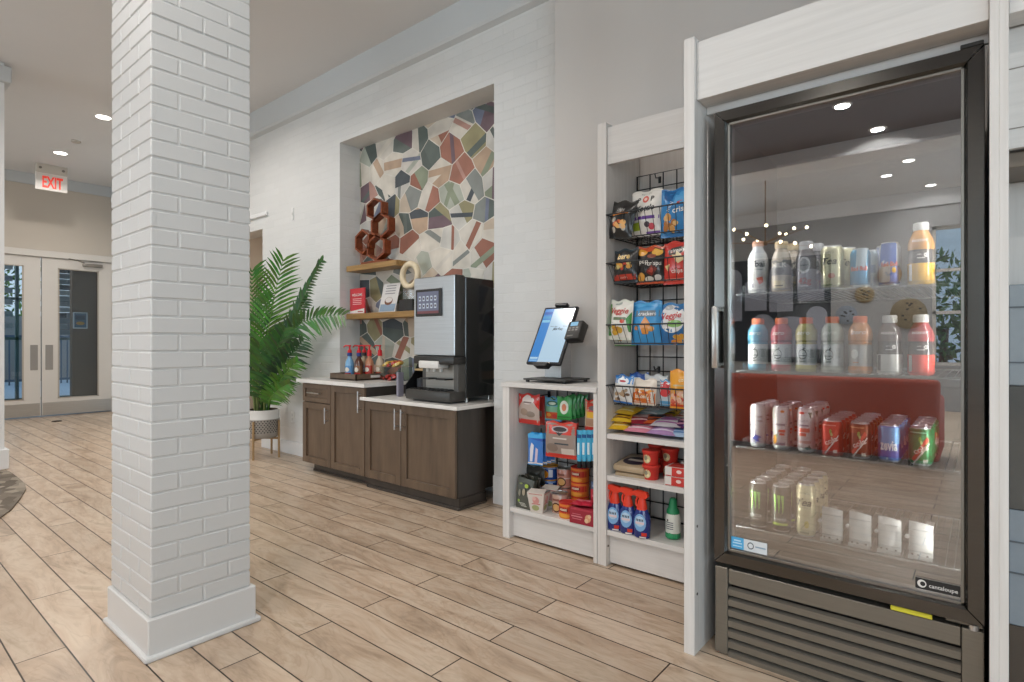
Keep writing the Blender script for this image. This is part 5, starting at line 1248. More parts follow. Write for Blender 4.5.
# ------------------------------------------------------------------ cooler surround
def surround():
    t = thing('cooler_surround', 'whitewashed board frame built around the tall drinks cooler', 'frame', (-.4, 2.4, 0)); L = t.location
    for x0, x1, zz in ((-.855, -.815, 2.27), (.0125, .0325, 2.75), (.0325, .0525, 2.75)):
        mb = MB(); board(mb, x0, x1, 2.03, 2.947, 0, zz); sp = mb.build('side_panel', M_WASH_V, t, off=L)
        if x0 < -.5:
            m = MB()
            for z in (.22, .47): m.lathe([(.005, 0), (.005, .002)], C('#77706a'), 10, M=Matrix.Translation((x1, 2.055, z)) @ Matrix.Rotation(PI/2, 4, 'Y'))
            m.build('screw_head', M_METAL, sp, off=L)
    mb = MB(); board(mb, -.814, .0115, 2.05, 2.14, 2.042, 2.255); mb.build('header_panel', M_WASH_H, t, off=L)
    mb = MB(); board(mb, -.814, .0115, 2.146, 2.16, 2.016, 2.30); mb.build('filler_panel', M_WASH_H, t, off=L)
    mb = MB(); board(mb, -.814, .0115, 2.915, 2.945, .0, 2.3); mb.build('back_panel', M_WASH_V, t, off=L)
    # the bay next door on the right
    t = thing('display_bay', 'whitewashed bay right of the cooler, cut by the frame edge', 'display bay', (.45, 2.4, 0)); L = t.location
    mb = MB(); board(mb, .0535, .85, 2.05, 2.14, 2.042, 2.7); mb.build('header_panel', M_WASH_H, t, off=L)
    mb = MB(); board(mb, .0535, .85, 2.150, 2.17, 1.70, 2.0415); mb.build('upper_panel', M_WASH_H, t, off=L)
    for z in (1.925, 1.755):
        mb = MB(); mb.box(.0535, .85, 2.1485, 2.1499, z, z+.003, C('#8a847c')); mb.build('joint_strip', M_SATIN, t, off=L)
    mb = MB(); mb.box(.0535, .85, 2.19, 2.40, 1.655, 1.699, C('#7b6f62'), .002); mb.build('rail_board', M_SATIN, t, off=L)
    mb = MB(); board(mb, .0535, .85, 2.40, 2.42, 1.325, 1.654); mb.build('middle_panel', M_WASH_V, t, off=L)
    mb = MB(); board(mb, .0535, .85, 2.50, 2.52, 0, 1.325); mb.build('lower_panel', M_WASH_H, t, off=L)
    mb = MB(); board(mb, .83, .85, 2.03, 2.947, 0, 2.75); mb.build('side_panel', M_WASH_V, t, off=L)
    t = thing('glass_case', 'grey glass fronted case in the bay right of the cooler', 'display case', (.44, 2.35, 0)); L = t.location
    for nm, z0, z1, c in (('upper_front', 1.025, 1.318, '#98a0a6'), ('middle_front', .665, 1.024, '#565654'), ('lower_front', .33, .664, '#8f99a2'), ('plinth', .0, .329, '#4f4740')):
        mb = MB(); mb.box(.056, .826, 2.20, 2.39, z0, z1, C(c), .003); mb.build(nm, M_GLOSS, t, off=L)
    for z in (.48, .57, 1.09, 1.25):
        mb = MB(); mb.box(.056, .826, 2.196, 2.1995, z, z+.004, C('#5a6066')); mb.build('seam_strip', M_SATIN, t, off=L)
surround()

# ------------------------------------------------------------------ cooler
CX0, CX1 = -.768, .003
SHZ = (1.333, 1.044, .758, .458)
def cooler():
    t = thing('drinks_cooler', 'tall dark steel glass door drinks cooler at the right', 'cooler', ((CX0+CX1)/2, 2.45, 0)); L = t.location
    ink = C('#1d1c1b')
    mb = MB()
    mb.box(CX0+.004, CX0+.018, 2.165, 2.90, .004, 1.995, ink, .003); mb.box(CX1-.018, CX1-.004, 2.165, 2.90, .004, 1.995, ink, .003)
    mb.box(CX0+.018, CX1-.018, 2.165, 2.90, 1.982, 1.995, ink); mb.box(CX0+.018, CX1-.018, 2.86, 2.90, .004, 1.982, ink); mb.box(CX0+.018, CX1-.018, 2.165, 2.86, .33, .375, ink)
    mb.build('cabinet_shell', M_SATIN, t, off=L)
    # door: four mitred bars
    y0, y1 = 2.098, 2.160; fw = .046; zb, zt = .340, 1.998
    d = bpy.data.objects.new('door', None); COL.objects.link(d); d.parent = t
    o = [(CX0, zb), (CX1, zb), (CX1, zt), (CX0, zt)]; i = [(CX0+fw, zb+fw), (CX1-fw, zb+fw), (CX1-fw, zt-fw), (CX0+fw, zt-fw)]
    for k in range(4):
        q = (k+1) % 4; mb = MB(); e = .0007
        quad = [o[k], o[q], i[q], i[k]]; cx = sum(p[0] for p in quad)/4; cz = sum(p[1] for p in quad)/4
        quad = [(p[0]+(cx-p[0])*.004, p[1]+(cz-p[1])*.004) for p in quad]
        vs = [(p[0], y1, p[1]) for p in quad]
        f0 = quad[0:2]; 
        inn = [(p[0], y0+(.012 if j >= 2 else 0.0), p[1]) for j, p in enumerate(quad)]
        def lerp(a, b, w): return tuple(a[m]+(b[m]-a[m])*w for m in range(3))
        A, B, Cc, D = [(p[0], y0, p[1]) for p in quad]
        E1 = lerp(A, D, .82); E2 = lerp(B, Cc, .82)
        vs += [lerp(A, D, .03), lerp(B, Cc, .03), E2, E1, (Cc[0], y0+.012, Cc[2]), (D[0], y0+.012, D[2]), (A[0], y0+.006, A[2]), (B[0], y0+.006, B[2])]
        mb.add(vs, [(4, 5, 6, 7), (7, 6, 8, 9), (9, 8, 2, 3), (0, 1, 11, 10), (10, 11, 5, 4), (0, 3, 2, 1)], WHITE)
        mb.build('frame_bar', M_COOLER, d, off=L)
    mb = MB(); g = .008
    for a, b, c, e in ((CX0+fw, CX0+fw+g, zb+fw, zt-fw), (CX1-fw-g, CX1-fw, zb+fw, zt-fw), (CX0+fw, CX1-fw, zb+fw, zb+fw+g), (CX0+fw, CX1-fw, zt-fw-g, zt-fw)): mb.box(a, b, y0+.011, y1, c, e, C('#8f8d88'), .001)
    mb.build('glazing_strip', M_METAL, d, off=L)
    mb = MB(); mb.box(CX0+fw+.004, CX1-fw-.004, 2.118, 2.124, zb+fw+.004, zt-fw-.004, WHITE); gl = mb.build('door_glass', M_DOORGLASS, d, off=L)
    mb = MB()
    mb.box(-.7635, -.741, 2.058, 2.070, 1.055, 1.28, C('#b9b8b4'), .004, 2)
    for z in (1.06, 1.262): mb.box(-.7635, -.741, 2.066, 2.099, z, z+.014, C('#b9b8b4'), .002)
    mb.build('door_handle', M_METAL, d, off=L)
    mb = MB(); mb.box(CX1-.055, CX1-.002, 2.10, 2.19, 1.999, 2.012, ink, .002); mb.lathe([(.012, 1.985), (.012, 2.018)], STEELC, 12, CX1-.02, 2.135); mb.build('top_hinge', M_SATIN, d, off=L)
    mb = MB(); mb.box(CX1-.09, CX1-.004, 2.11, 2.15, .329, .339, C('#77756f'), .002); mb.lathe([(.013, .322), (.013, .338)], STEELC, 12, CX1-.025, 2.112); mb.build('bottom_hinge', M_METAL, d, off=L)
    # stickers on the glass
    S = lambda u, v, l: Vector((-.712+u*.125, 2.1178-.0003*l, .398+v*.042))
    mb = MB(); mb.g_rect(S, 0, 0, 1, 1, C('#d8dcdf')); mb.g_rect(S, 0, 0, .36, 1, C('#4fa9dc'), lift=2); mb.g_rect(S, .05, .45, .31, .55, C('#bfe0f2'), 2, 1, 3); mb.g_rect(S, .05, .2, .31, .28, C('#bfe0f2'), 2, 1, 3); mb.g_rect(S, .08, .66, .28, .78, C('#bfe0f2'), 2, 1, 3)
    mb.g_ell(S, .55, .5, .09, .3, C('#4a5560'), lift=2); mb.g_ell(S, .55, .5, .065, .21, C('#d8dcdf'), lift=3); mb.g_rect(S, .68, .44, .96, .56, C('#8fa6b8'), 2, 1, 3)
    mb.build('energy_sticker', M_PAPER, gl, off=L)
    S = lambda u, v, l: Vector((-.160+u*.108, 2.1178-.0003*l, .402+v*.036))
    mb = MB(); mb.g_rect(S, 0, 0, 1, 1, C('#23211f')); mb.g_rect(S, 0, .02, 1, .04, C('#d9d6d0'), lift=2); mb.g_rect(S, 0, .96, 1, .98, C('#d9d6d0'), lift=2)
    mb.g_ell(S, .15, .5, .105, .33, C('#e6e4e0'), lift=2); mb.g_ell(S, .17, .5, .06, .19, C('#23211f'), lift=3); mb.g_text(S, 'cantaloupe', .63, .47, .34, C('#e6e4e0'), 3.2, maxw=.66, lift=3, bold=.01)
    mb.build('cantaloupe_sticker', M_PAPER, gl, off=L)
    # grille
    gz0, gz1 = .006, .322
    mb = MB(); mb.box(CX0+.002, CX0+.047, 2.104, 2.17, gz0, gz1, WHITE, .002); mb.box(CX1-.052, CX1-.002, 2.104, 2.17, gz0, gz1, WHITE, .002); mb.box(CX0+.049, CX1-.054, 2.108, 2.15, .266, gz1-.002, WHITE, .002); mb.build('grille_frame', M_GRILLE, t, off=L)
    mb = MB(); mb.box(CX0+.048, CX1-.053, 2.145, 2.16, .004, .30, BLACK)
    mb.build('grille_back', M_SATIN, t, off=L)
    mb = MB()
    for k in range(7):
        z = .226-k*.0385
        mb.prism([(2.106, z), (2.106, z+.022), (2.120, z+.029), (2.123, z+.026), (2.112, z+.019), (2.112, z)], 'x', CX0+.049, CX1-.054, WHITE)
    mb.build('louvers', M_GRILLE, t, off=L)
    mb = MB(); mb.box(-.222, -.118, 2.106, 2.110, .322, .336, C('#d9cf3a'), .001); mb.build('yellow_label', M_PAPER, t, off=L)
    # lighting inside the frame
    for x, nm in ((CX0+.019, 0), (CX1-.024, 1)):
        mb = MB(); mb.box(x, x+.005, 2.168, 2.178, .42, 1.94, C('#d9d9d6')); mb.build('interior_light', M_GLOSS, t, off=L)
        l = lamp_obj('cooler_lamp', 'AREA', (x+(.009 if nm == 0 else -.004)-L.x, 2.172-L.y, 1.18), 6.0, (1, .97, .93), rot=(PI/2, 0, -.75 if nm == 0 else .75), size=.008, sizey=1.5); l.parent = t
    mb = MB(); mb.box(CX0+.10, CX1-.10, 2.168, 2.178, 1.974, 1.980, C('#d9d9d6')); mb.build('interior_light', M_GLOSS, t, off=L)
    l = lamp_obj('cooler_lamp', 'AREA', ((CX0+CX1)/2-L.x, 2.176-L.y, 1.972), 5.0, (1, .97, .93), rot=(.25, 0, 0), size=.55, sizey=.008); l.parent = t  # added top lamp evens out the light on the middle lanes
    # wire shelves with clear front lips
    for z in SHZ:
        sh = MB(); y0, y1 = 2.20, 2.84; x0, x1 = CX0+.05, CX1-.05
        sh.tube([(x0, y0, z-.004), (x1, y0, z-.004), (x1, y1, z-.004), (x0, y1, z-.004)], .004, C('#8a8a88'), 6, True)
        for k in range(1, 30): sh.tube([(x0+(x1-x0)*k/30, y0, z-.002), (x0+(x1-x0)*k/30, y1, z-.002)], .0017, C('#8a8a88'), 4)
        s = sh.build('shelf', M_METAL, t, off=L)
        lip = MB(); lip.box(x0+.005, x1-.005, y0-.010, y0-.006, z-.030, z+.012, WHITE); lip.build('shelf_lip', M_CLEAR, s, off=L)
        dv = MB()
        for k in range(8):
            x = -.697+k*.0835
            dv.box(x-.001, x+.001, y0, y1-.05, z, z+.030, WHITE)
        dv.build('lane_dividers', M_CLEAR, s, off=L)
cooler()
XC = (-.655, -.573, -.490, -.407, -.323, -.239, -.155)
YF = 2.245
def cyl_S(r, h, k=1.0):
    def S(u, v, l): rr = r+.0005*l; a = -PI/2+u; return Vector((rr*math.cos(a), rr*math.sin(a), v*h))
    return S
def gfx_cyl(mb, S, gfx, w):
    for g in gfx:
        if g[0] == 'r': mb.g_rect(S, *g[1:5], C(g[5]), 12, 3, g[6] if len(g) > 6 else 1)
        elif g[0] == 'e': mb.g_ell(S, *g[1:5], C(g[5]), lift=g[6] if len(g) > 6 else 1.6)
        elif g[0] == 'p': mb.g_poly(S, g[1], C(g[2]), lift=g[3] if len(g) > 3 else 1.6)
        elif g[0] == 't':
            kw = dict(g[6]) if len(g) > 6 else {}
            mb.g_text(S, g[1], g[2], g[3], g[4], C(g[5]), w, maxw=kw.pop('mw', 1.5), lift=3, **kw)
def can(lab, x, y, z, r, h, body, gfx, group, bands=(), rz=0.0):
    t = thing('drink_can', lab, 'drink can', (x, y, z), rz, group)
    c = C(body); s = (.62, .62, .63); mb = MB()
    prof = [(r*.78, 0), (r*.9, .006), (r, .014), (r, h-.018), (r*.86, h-.006), (r*.80, h-.003)]
    mb.lathe(prof, c, 28, cols=[s, c, c, c, s])
    gfx_cyl(mb, cyl_S(r, h), gfx, r/h)
    mb.build('can_body', M_CAN, t)
    mb = MB(); mb.lathe([(r*.80, h-.003), (r*.82, h), (r*.77, h), (r*.75, h-.005), (.002, h-.005)], s, 24, caps=False); l = mb.build('can_lid', M_METAL, t)
    mb = MB(); mb.tube([(.009*math.cos(k*PI/4), .006+.011*math.sin(k*PI/4), h-.002) for k in range(8)], .0016, s, 5, True); mb.build('pull_tab', M_METAL, l)
    return t
def lane(proto_args, n, pitch, what, rank=('front', 'second', 'third', 'fourth', 'fifth', 'sixth')):
    lab, x, y, z, r, h, body, gfx, group = proto_args
    p = can('%s, %s in its lane' % (lab, rank[0]), *proto_args[1:])
    for k in range(1, n): dup(p, (x, y+k*pitch, z), '%s, %s in its lane' % (lab, rank[k]), group, rz=.35*k)
Z3 = SHZ[2]+.0005
R12, RS = .033, .0287
g_slim = lambda kind: [('r', -1.3, .0, 1.3, .97, '#e6e3df')]
lane(('white slim can with a blue splash', XC[0], YF, Z3, RS, .158, '#dfdcd8', [('p', [(-.5, .2), (.0, .3), (.7, .24), (.3, .2), (.5, .12), (-.1, .16)], '#2b5fb0'), ('r', -.05, .08, .02, .4, '#2b5fb0'), ('r', .2, .6, .8, .63, '#8f8b8b'), ('r', .2, .7, .8, .73, '#8f8b8b'), ('r', -1.2, .2, -.85, .9, '#3c3a3c'), ('r', -.75, .5, -.3, .53, '#77777a')], 'white slim cans in the cooler'), 4, .062, '')
lane(('white slim can with an orange fruit', XC[1], YF, Z3, RS, .158, '#e0dcd6', [('e', -.6, .22, .32, .10, '#e8a22c'), ('p', [(-.7, .32), (-.2, .36), (-.3, .28)], '#3f7f3a'), ('e', .35, .88, .25, .03, '#e08a2c'), ('r', -.5, .55, .7, .60, '#8a9098'), ('r', -.1, .40, .7, .46, '#e0674a'), ('r', .0, .33, .6, .38, '#e0674a'), ('r', -.5, .1, .7, .16, '#9a98a4'), ('r', -1.2, .7, -.6, .95, '#cdd9c4')], 'white slim cans in the cooler'), 4, .062, '')
lane(('white slim can with red fruit and leaves', XC[2], YF, Z3, RS, .158, '#dedad5', [('e', -.3, .88, .35, .03, '#d2402f'), ('p', [(.4, .9), (.9, .9), (.7, .75), (.5, .85)], '#3f6f5a'), ('t', 'NOT', 0, .70, .05, '#5b6a80'), ('r', -.6, .58, .5, .62, '#7c8494'), ('r', -.6, .45, .6, .54, '#e2705a'), ('r', -.6, .36, .2, .43, '#e2705a'), ('r', -.7, .2, .8, .26, '#c9a8a0'), ('p', [(.0, .10), (.6, .16), (.8, .08), (.3, .06)], '#4f7f74')], 'white slim cans in the cooler'), 5, .062, '')
def soda(lab, x, body, sub, word, gfx, n): lane((lab, x, YF, Z3, R12, .122, body, gfx, 'soda cans in the cooler'), n, .068, '')
def fruity(c1): return [('p', [(-.72, .16), (-.5, .1), (.75, .66), (.55, .76)], '#e0604a'), ('t', 'cola', .02, .43, .15, '#f2d9cc', dict(rot=.5, bold=.03)), ('e', .0, .68, .12, .07, '#8fc25a'), ('e', .1, .60, .1, .05, '#c9dc8a', 2), ('p', [(-.6, .05), (-.5, .02), (.8, .56), (.75, .6)], '#efe3d8'), ('r', .25, .08, .62, .17, '#e3d6c6', 2), ('r', -.9, .84, .5, .87, c1)]
soda('red soda can with a slanted word', XC[3], '#cf3f2a', '', '', [('r', -1.5, .0, 1.5, .45, '#b9352a', .6)]+fruity('#f0a08a'), 5)
soda('brown soda can with a slanted word', XC[4], '#6f3a22', '', '', [('r', -1.5, .7, 1.5, .9, '#8a4a26', .6)]+fruity('#c99a6a'), 5)
soda('blue soda can with white lettering', XC[5], '#4f7fc8', '', '', [('r', -1.55, .5, 1.55, .93, '#6fb0e0', .6), ('e', 0, .56, 1.0, .1, '#6fb0e0', .8), ('r', -1.55, .1, 1.55, .3, '#5a72c0', .6), ('t', 'zevia', 0, .46, .27, '#f3f4f4', dict(bold=.035)), ('e', -.1, .1, .1, .03, '#dfe6f2')], 5)
soda('green soda can with a slanted word', XC[6], '#2f8a56', '', '', [('r', -1.5, .78, 1.5, .93, '#17784a', .6)]+fruity('#a6d4b4'), 5)
# bottom shelf
Z4 = SHZ[3]+.0005
def claw(c): 
    out = []
    for k, u in enumerate((-.42, -.02, .36)): out.append(('p', [(u-.16, .80), (u+.13, .80), (u+.10, .55), (u+.05, .44), (u, .40), (u-.02, .5), (u-.06, .62)], c))
    return out
lane(('black energy can with green claw marks, left lane', XC[0], YF, Z4, R12, .168, '#2d2c28', claw('#8fd05a')+[('t', 'MONSTER', 0, .28, .065, '#d9d9d2', dict(mw=1.3)), ('r', -.35, .19, .35, .21, '#9a9a92')], 'black energy cans in the cooler'), 6, .068, '')
lane(('black energy can with green claw marks and lime band, second lane', XC[1], YF, Z4, R12, .168, '#2f2e29', claw('#9ad84f')+[('t', 'MONSTER', .1, .28, .065, '#d9d9d2', dict(mw=1.3)), ('r', -.7, .15, .9, .2, '#b5cf3a')], 'black energy cans in the cooler'), 6, .068, '')
tea = [('t', "milk's", 0, .84, .055, '#6b6a4e', dict(shear=.2)), ('t', 'Tea', -.02, .66, .14, '#3b3a2c', dict(shear=.35, bold=.02)), ('r', -.4, .55, .4, .56, '#9a9370'), ('e', .25, .24, .22, .07, '#c9b23a'), ('e', -.1, .40, .4, .08, '#dcd0a4'), ('r', -.5, .06, .5, .10, '#8a845f')]
lane(('cream iced tea can on the bottom shelf', XC[2], YF, Z4, .032, .188, '#d9cfa2', tea, 'cream tea cans in the cooler'), 4, .068, '')
def pusher(x, lab):
    t = thing('can_pusher', lab, 'can pusher', (x, YF, Z4), group='empty white can pushers')
    mb = MB(); n = 10; vs = []
    for y, k in ((-.012, 0), (-.008, 1)):
        for i in range(n+1):
            a = (i/n-.5)*2; xx = a*.032; yy = y+.010*(a*a)
            vs += [(xx, yy, .004), (xx, yy, .110+.004*(1-a*a)-.003*a)]
    m = 2*(n+1); fs = []
    for i in range(n):
        a = 2*i; fs += [(a, a+2, a+3, a+1), (m+a, m+a+1, m+a+3, m+a+2), (a+1, a+3, m+a+3, m+a+1), (a, m+a, m+a+2, a+2)]
    fs += [(0, 1, m+1, m), (2*n, m+2*n, m+2*n+1, 2*n+1)]
    mb.add(vs, fs, C('#f0efea'), True)
    for z in (.020, .088): mb.box(-.030, .030, -.0135, -.011, z, z+.002, C('#c9c8c2'))
    for k in (-.022, -.006, .018): mb.box(k-.003, k+.003, -.014, -.011, .006, .012, C('#4a4a48'))
    mb.build('pusher_plate', M_PLASTIC, t)
    mb = MB(); mb.box(-.012, .012, -.005, .45, .0, .004, C('#d5d4cf')); mb.box(-.032, .032, -.03, -.026, .0, .012, C('#c9c9c5')); mb.build('pusher_track', M_PLASTIC, t)
    mb = MB(); mb.box(-.037, -.034, -.02, .45, .0, .075, WHITE); mb.build('side_rail', M_CLEAR, t)
    mb = MB(); mb.lathe([(.006, 0), (.006, .012)], C('#dcdcd8'), 12, M=Matrix.Translation((-.035, -.012, .066)) @ Matrix.Rotation(PI/2, 4, 'X')); mb.build('spring_knob', M_PLASTIC, t)
for k, s in enumerate(('leftmost empty white can pusher beside the tea can', 'second empty white can pusher from the tea can', 'third empty white can pusher from the tea can', 'rightmost empty white can pusher on the bottom shelf')): pusher(XC[3+k], s)
# bottles
def bottle(lab, x, z, prof, cols, capc, gfx=(), group='bottles in the cooler', cap=(.017, .022), y=YF, n=28, mat=None):
    t = thing('drink_bottle', lab, 'drink bottle', (x, y, z), group=group)
    mb = MB(); cc = [C(c) for c in cols]; mb.lathe(prof, cc[0], n, cols=cc)
    def S(u, v, l):
        rr = prof[-1][0]
        for (r0, z0), (r1, z1) in zip(prof, prof[1:]):
            if z0 <= v <= z1 and z1 > z0: rr = r0+(r1-r0)*(v-z0)/(z1-z0); break
        rr += .0005*l; a = -PI/2+u; return Vector((rr*math.cos(a), rr*math.sin(a), v))
    for g in gfx:
        if g[0] == 'r': mb.g_rect(S, *g[1:5], C(g[5]), 14, 4, g[6] if len(g) > 6 else 1)
        elif g[0] == 'e': mb.g_ell(S, *g[1:5], C(g[5]), lift=g[6] if len(g) > 6 else 1.6)
        elif g[0] == 'p': mb.g_poly(S, g[1], C(g[2]))
        elif g[0] == 't':
            kw = dict(g[6]) if len(g) > 6 else {}
            mb.g_text(S, g[1], g[2], g[3], g[4], C(g[5]), .035, maxw=kw.pop('mw', 1.5), lift=3, **kw)
    mb.build('bottle_body', mat or M_GLOSS, t)
    h = prof[-1][1]; mb = MB(); r, ch = cap; c = C(capc)
    mb.lathe([(r, h-.003), (r, h+ch*.9), (r*.93, h+ch)], c, 24)
    for k in range(24): 
        a = 2*PI*k/24; mb.box(r*math.cos(a)-.0008, r*math.cos(a)+.0008, r*math.sin(a)-.0008, r*math.sin(a)+.0008, h, h+ch*.85, c)
    mb.build('cap', M_PLASTIC, t); return t
Z2 = SHZ[1]+.0005; Z1c = SHZ[0]+.0005
gprof = [(.031, 0), (.036, .006), (.036, .022), (.0345, .024), (.0345, .095), (.036, .098), (.033, .106), (.036, .112), (.037, .13), (.034, .15), (.024, .168), (.018, .174)]
def sport(lab, x, liquid, ring):
    l = liquid; w = '#e3e3df'
    bottle(lab, x, Z2, gprof, [l, l, l, w, w, l, ring, l, l, l, l], '#ec7a45', [('r', -1.5, .028, 1.5, .092, '#e1e2de', .6), ('e', -.15, .062, .42, .018, '#77776f'), ('e', -.15, .062, .36, .0150, '#e1e2de', 2.4), ('p', [(-.25, .075), (.0, .086), (.1, .084), (-.1, .076)], '#4a4a42'), ('r', -.5, .056, .2, .0585, '#55554e', 3), ('r', -.4, .036, .1, .039, '#9a9a90', 2), ('r', .55, .05, .95, .085, '#c9cbc8', 2), ('t', 'zero', -.1, .140, .016, '#f0efe8', dict(shear=.3))], 'sports drinks on the second shelf', (.0205, .020))
sport('blue sports drink with orange cap, leftmost on the second shelf', XC[0], '#5f9cb4', '#4f8ca6')
sport('pinkish red sports drink with orange cap, second from the left', XC[1], '#b5575c', '#8f3a42')
sport('pale yellow sports drink with orange cap, third from the left', XC[2], '#c2b878', '#8f8436')
sport('cloudy white sports drink with orange cap, fourth from the left', XC[3], '#b9bcae', '#a3a698')
bottle('orange sports drink with orange cap, fifth on the second shelf', XC[4], Z2, gprof, ['#cf8a56']*3+['#b9aca0']*2+['#cf8a56', '#b5703a']+['#cf8a56']*4, '#ec7a45', [('r', -1.5, .028, 1.5, .092, '#b5aea6', .6), ('e', -.35, .066, .34, .016, '#e6e2da'), ('p', [(-.45, .074), (-.2, .074), (-.3, .058)], '#d9602a'), ('r', -.5, .036, .0, .039, '#cf7a4a', 2), ('t', 'zero', 0, .140, .016, '#f0efe8', dict(shear=.3))], 'sports drinks on the second shelf', (.0205, .020))
vprof = [(.031, 0), (.036, .005), (.036, .085), (.0345, .09), (.0345, .108), (.036, .112), (.036, .128), (.031, .145), (.021, .165), (.018, .172)]
def vitamin(lab, x, z, top, band, capc, k=1.0):
    bottle(lab, x, z, [(r, zz*k) for r, zz in vprof], [band]*2+['#4a4648', '#4a4648', top, top, top, top, top], capc, [('r', -1.5, .008*k, 1.5, .066*k, band, .6), ('r', -1.5, .066*k, 1.5, .104*k, '#57524f', .6), ('r', -.95, .012*k, -.62, .064*k, '#5a5552' if capc == '#e6e4e0' and band == '#d9d5cd' else '#eeeae2', 2), ('e', .45, .09*k, .17, .007, '#e3dfd8'), ('r', -.2, .080*k, .35, .083*k, '#d9d5cd', 2), ('r', -.2, .092*k, .1, .094*k, '#d9d5cd', 2), ('r', -.3, .02*k, .6, .055*k, band, 1.4), ('t', 'water', 0, .138*k, .014, '#efeae4', dict(shear=.2))], 'vitamin drinks in the cooler', (.0205, .022))
vitamin('dark purple grey drink with white cap and cream label, second shelf', XC[5], Z2, '#6f625f', '#d9d5cd', '#e6e4e0'); vitamin('red drink with white cap and coral label, rightmost on the second shelf', XC[6], Z2, '#a8484a', '#ea5f52', '#e6e4e0')
vitamin('amber drink with white cap and yellow label, rightmost on the top shelf', XC[6], Z1c, '#c98f4a', '#e9b23c', '#e6e4e0', 1.03)
bottle('white labelled bottle with brown cap, leftmost on the top shelf', XC[0], Z1c, [(.031, 0), (.036, .006), (.036, .128), (.03, .148), (.019, .165), (.018, .178)], ['#dcdad6', '#dfddd9', '#c5c8ca', '#b2b7bb', '#b2b7bb'], '#b98a72', [('t', 'bai', .45, .108, .022, '#55565a', dict(bold=.02)), ('p', [(.1, .055), (.7, .06), (.8, .04), (.4, .03)], '#d9674a'), ('r', -.4, .02, -.15, .035, '#8a8c90'), ('r', .2, .085, .7, .087, '#8a8c90')], cap=(.0185, .018))
milk = [(.030, 0), (.034, .006), (.034, .115), (.026, .145), (.019, .155), (.019, .163)]
for yy, lab in ((YF, 'cream milk coffee bottle with tan cap in front, second lane of the top shelf'), (YF+.075, 'cream milk coffee bottle with tan cap behind the front one, top shelf')):
    bottle(lab, XC[1]+(.018 if yy > YF else 0), Z1c, milk, ['#d8c19a', '#cfc3b2', '#c9beb0', '#b5a896', '#b5a896'], '#dcc8a2', [('r', -1.5, .06, 1.5, .115, '#8f8b88', .6), ('t', 'MILK', 0, .098, .018, '#e6ded0', dict(bold=.02)), ('e', 0, .075, .5, .013, '#6a6664'), ('e', .1, .115, .3, .008, '#e9dccc', 2), ('r', -.6, .012, .6, .04, '#e0cda6'), ('r', -.4, .02, .4, .024, '#6b5a44', 2)], cap=(.0215, .022), y=yy)
prot = [(.030, 0), (.033, .006), (.033, .115), (.028, .132), (.021, .142), (.021, .15)]
for yy, lab in ((YF, 'dark bottle with a round white label in front, third lane of the top shelf'), (YF+.072, 'dark bottle with a round white label behind the front one, top shelf')):
    bottle(lab, XC[2]+(.02 if yy > YF else 0), Z1c, prot, ['#6b6768', '#8a878a', '#7b787c', '#69666a', '#69666a'], '#c9c9cc', [('e', 0, .090, .62, .03, '#d4d2d2'), ('e', 0, .090, .45, .022, '#a9a8aa', 2.2), ('r', -.35, .088, .35, .091, '#6a686a', 3), ('t', '42g', .05, .035, .022, '#a04a3c', dict(bold=.02)), ('r', -.4, .014, .4, .018, '#c9c6c6')], cap=(.022, .026), y=yy)
can('tall cream tea can at the middle of the top shelf, in front', XC[3], YF, Z1c, .036, .152, '#d8d2ae', [('t', "milk's", -.1, .84, .06, '#6b6a4e', dict(shear=.2)), ('t', 'Tea', -.1, .64, .16, '#3b3a2c', dict(shear=.35, bold=.02)), ('e', .1, .3, .3, .06, '#cf8a7a'), ('r', -.8, .08, .2, .11, '#8a945f')], 'cans on the top shelf')
can('tall cream tea can on the top shelf, behind the front one', XC[3]+.03, YF+.075, Z1c, .036, .152, '#d8d2ae', [('t', 'Tea', .2, .64, .16, '#3b3a2c', dict(shear=.35))], 'cans on the top shelf')
can('pale blue and silver energy can on the top shelf', XC[4], YF, Z1c, .030, .134, '#4f9fca', [('p', [(-.2, .97), (.9, .97), (.7, .5), (-.3, .5)], '#c3cfd6'), ('r', -.9, .44, .9, .52, '#b9c4cc', 2), ('t', 'Red Bull', .0, .48, .11, '#d9503f', dict(bold=.03, mw=1.6)), ('r', -1.3, .02, 1.3, .07, '#d3dade')], 'cans on the top shelf')
can('pale blue energy can behind the front one on the top shelf', XC[4]+.025, YF+.065, Z1c, .030, .134, '#9fb0ba', [('r', -.5, .4, .5, .6, '#6f86a0')], 'cans on the top shelf')
can('blue and silver energy can right of the pale blue one on the top shelf', XC[5], YF, Z1c, .0295, .145, '#c6cdd6', [('p', [(-.75, .97), (.75, .97), (.75, .48), (-1.1, .48)], '#3f63b0'), ('p', [(.2, .46), (1.2, .46), (1.0, .06), (.1, .06)], '#5474ba'), ('t', 'Red Bull', .05, .50, .10, '#d24a44', dict(bold=.03, mw=1.6)), ('e', .5, .36, .2, .06, '#e6b23c', 2.4), ('r', -1.3, .05, 1.3, .09, '#34509a', 2.4)], 'cans on the top shelf')
can('blue and silver energy can standing behind the front one, top shelf', XC[5]-.02, YF+.065, Z1c, .0295, .145, '#8f9ab8', [('r', -.5, .5, .5, .9, '#4a64a6')], 'cans on the top shelf')

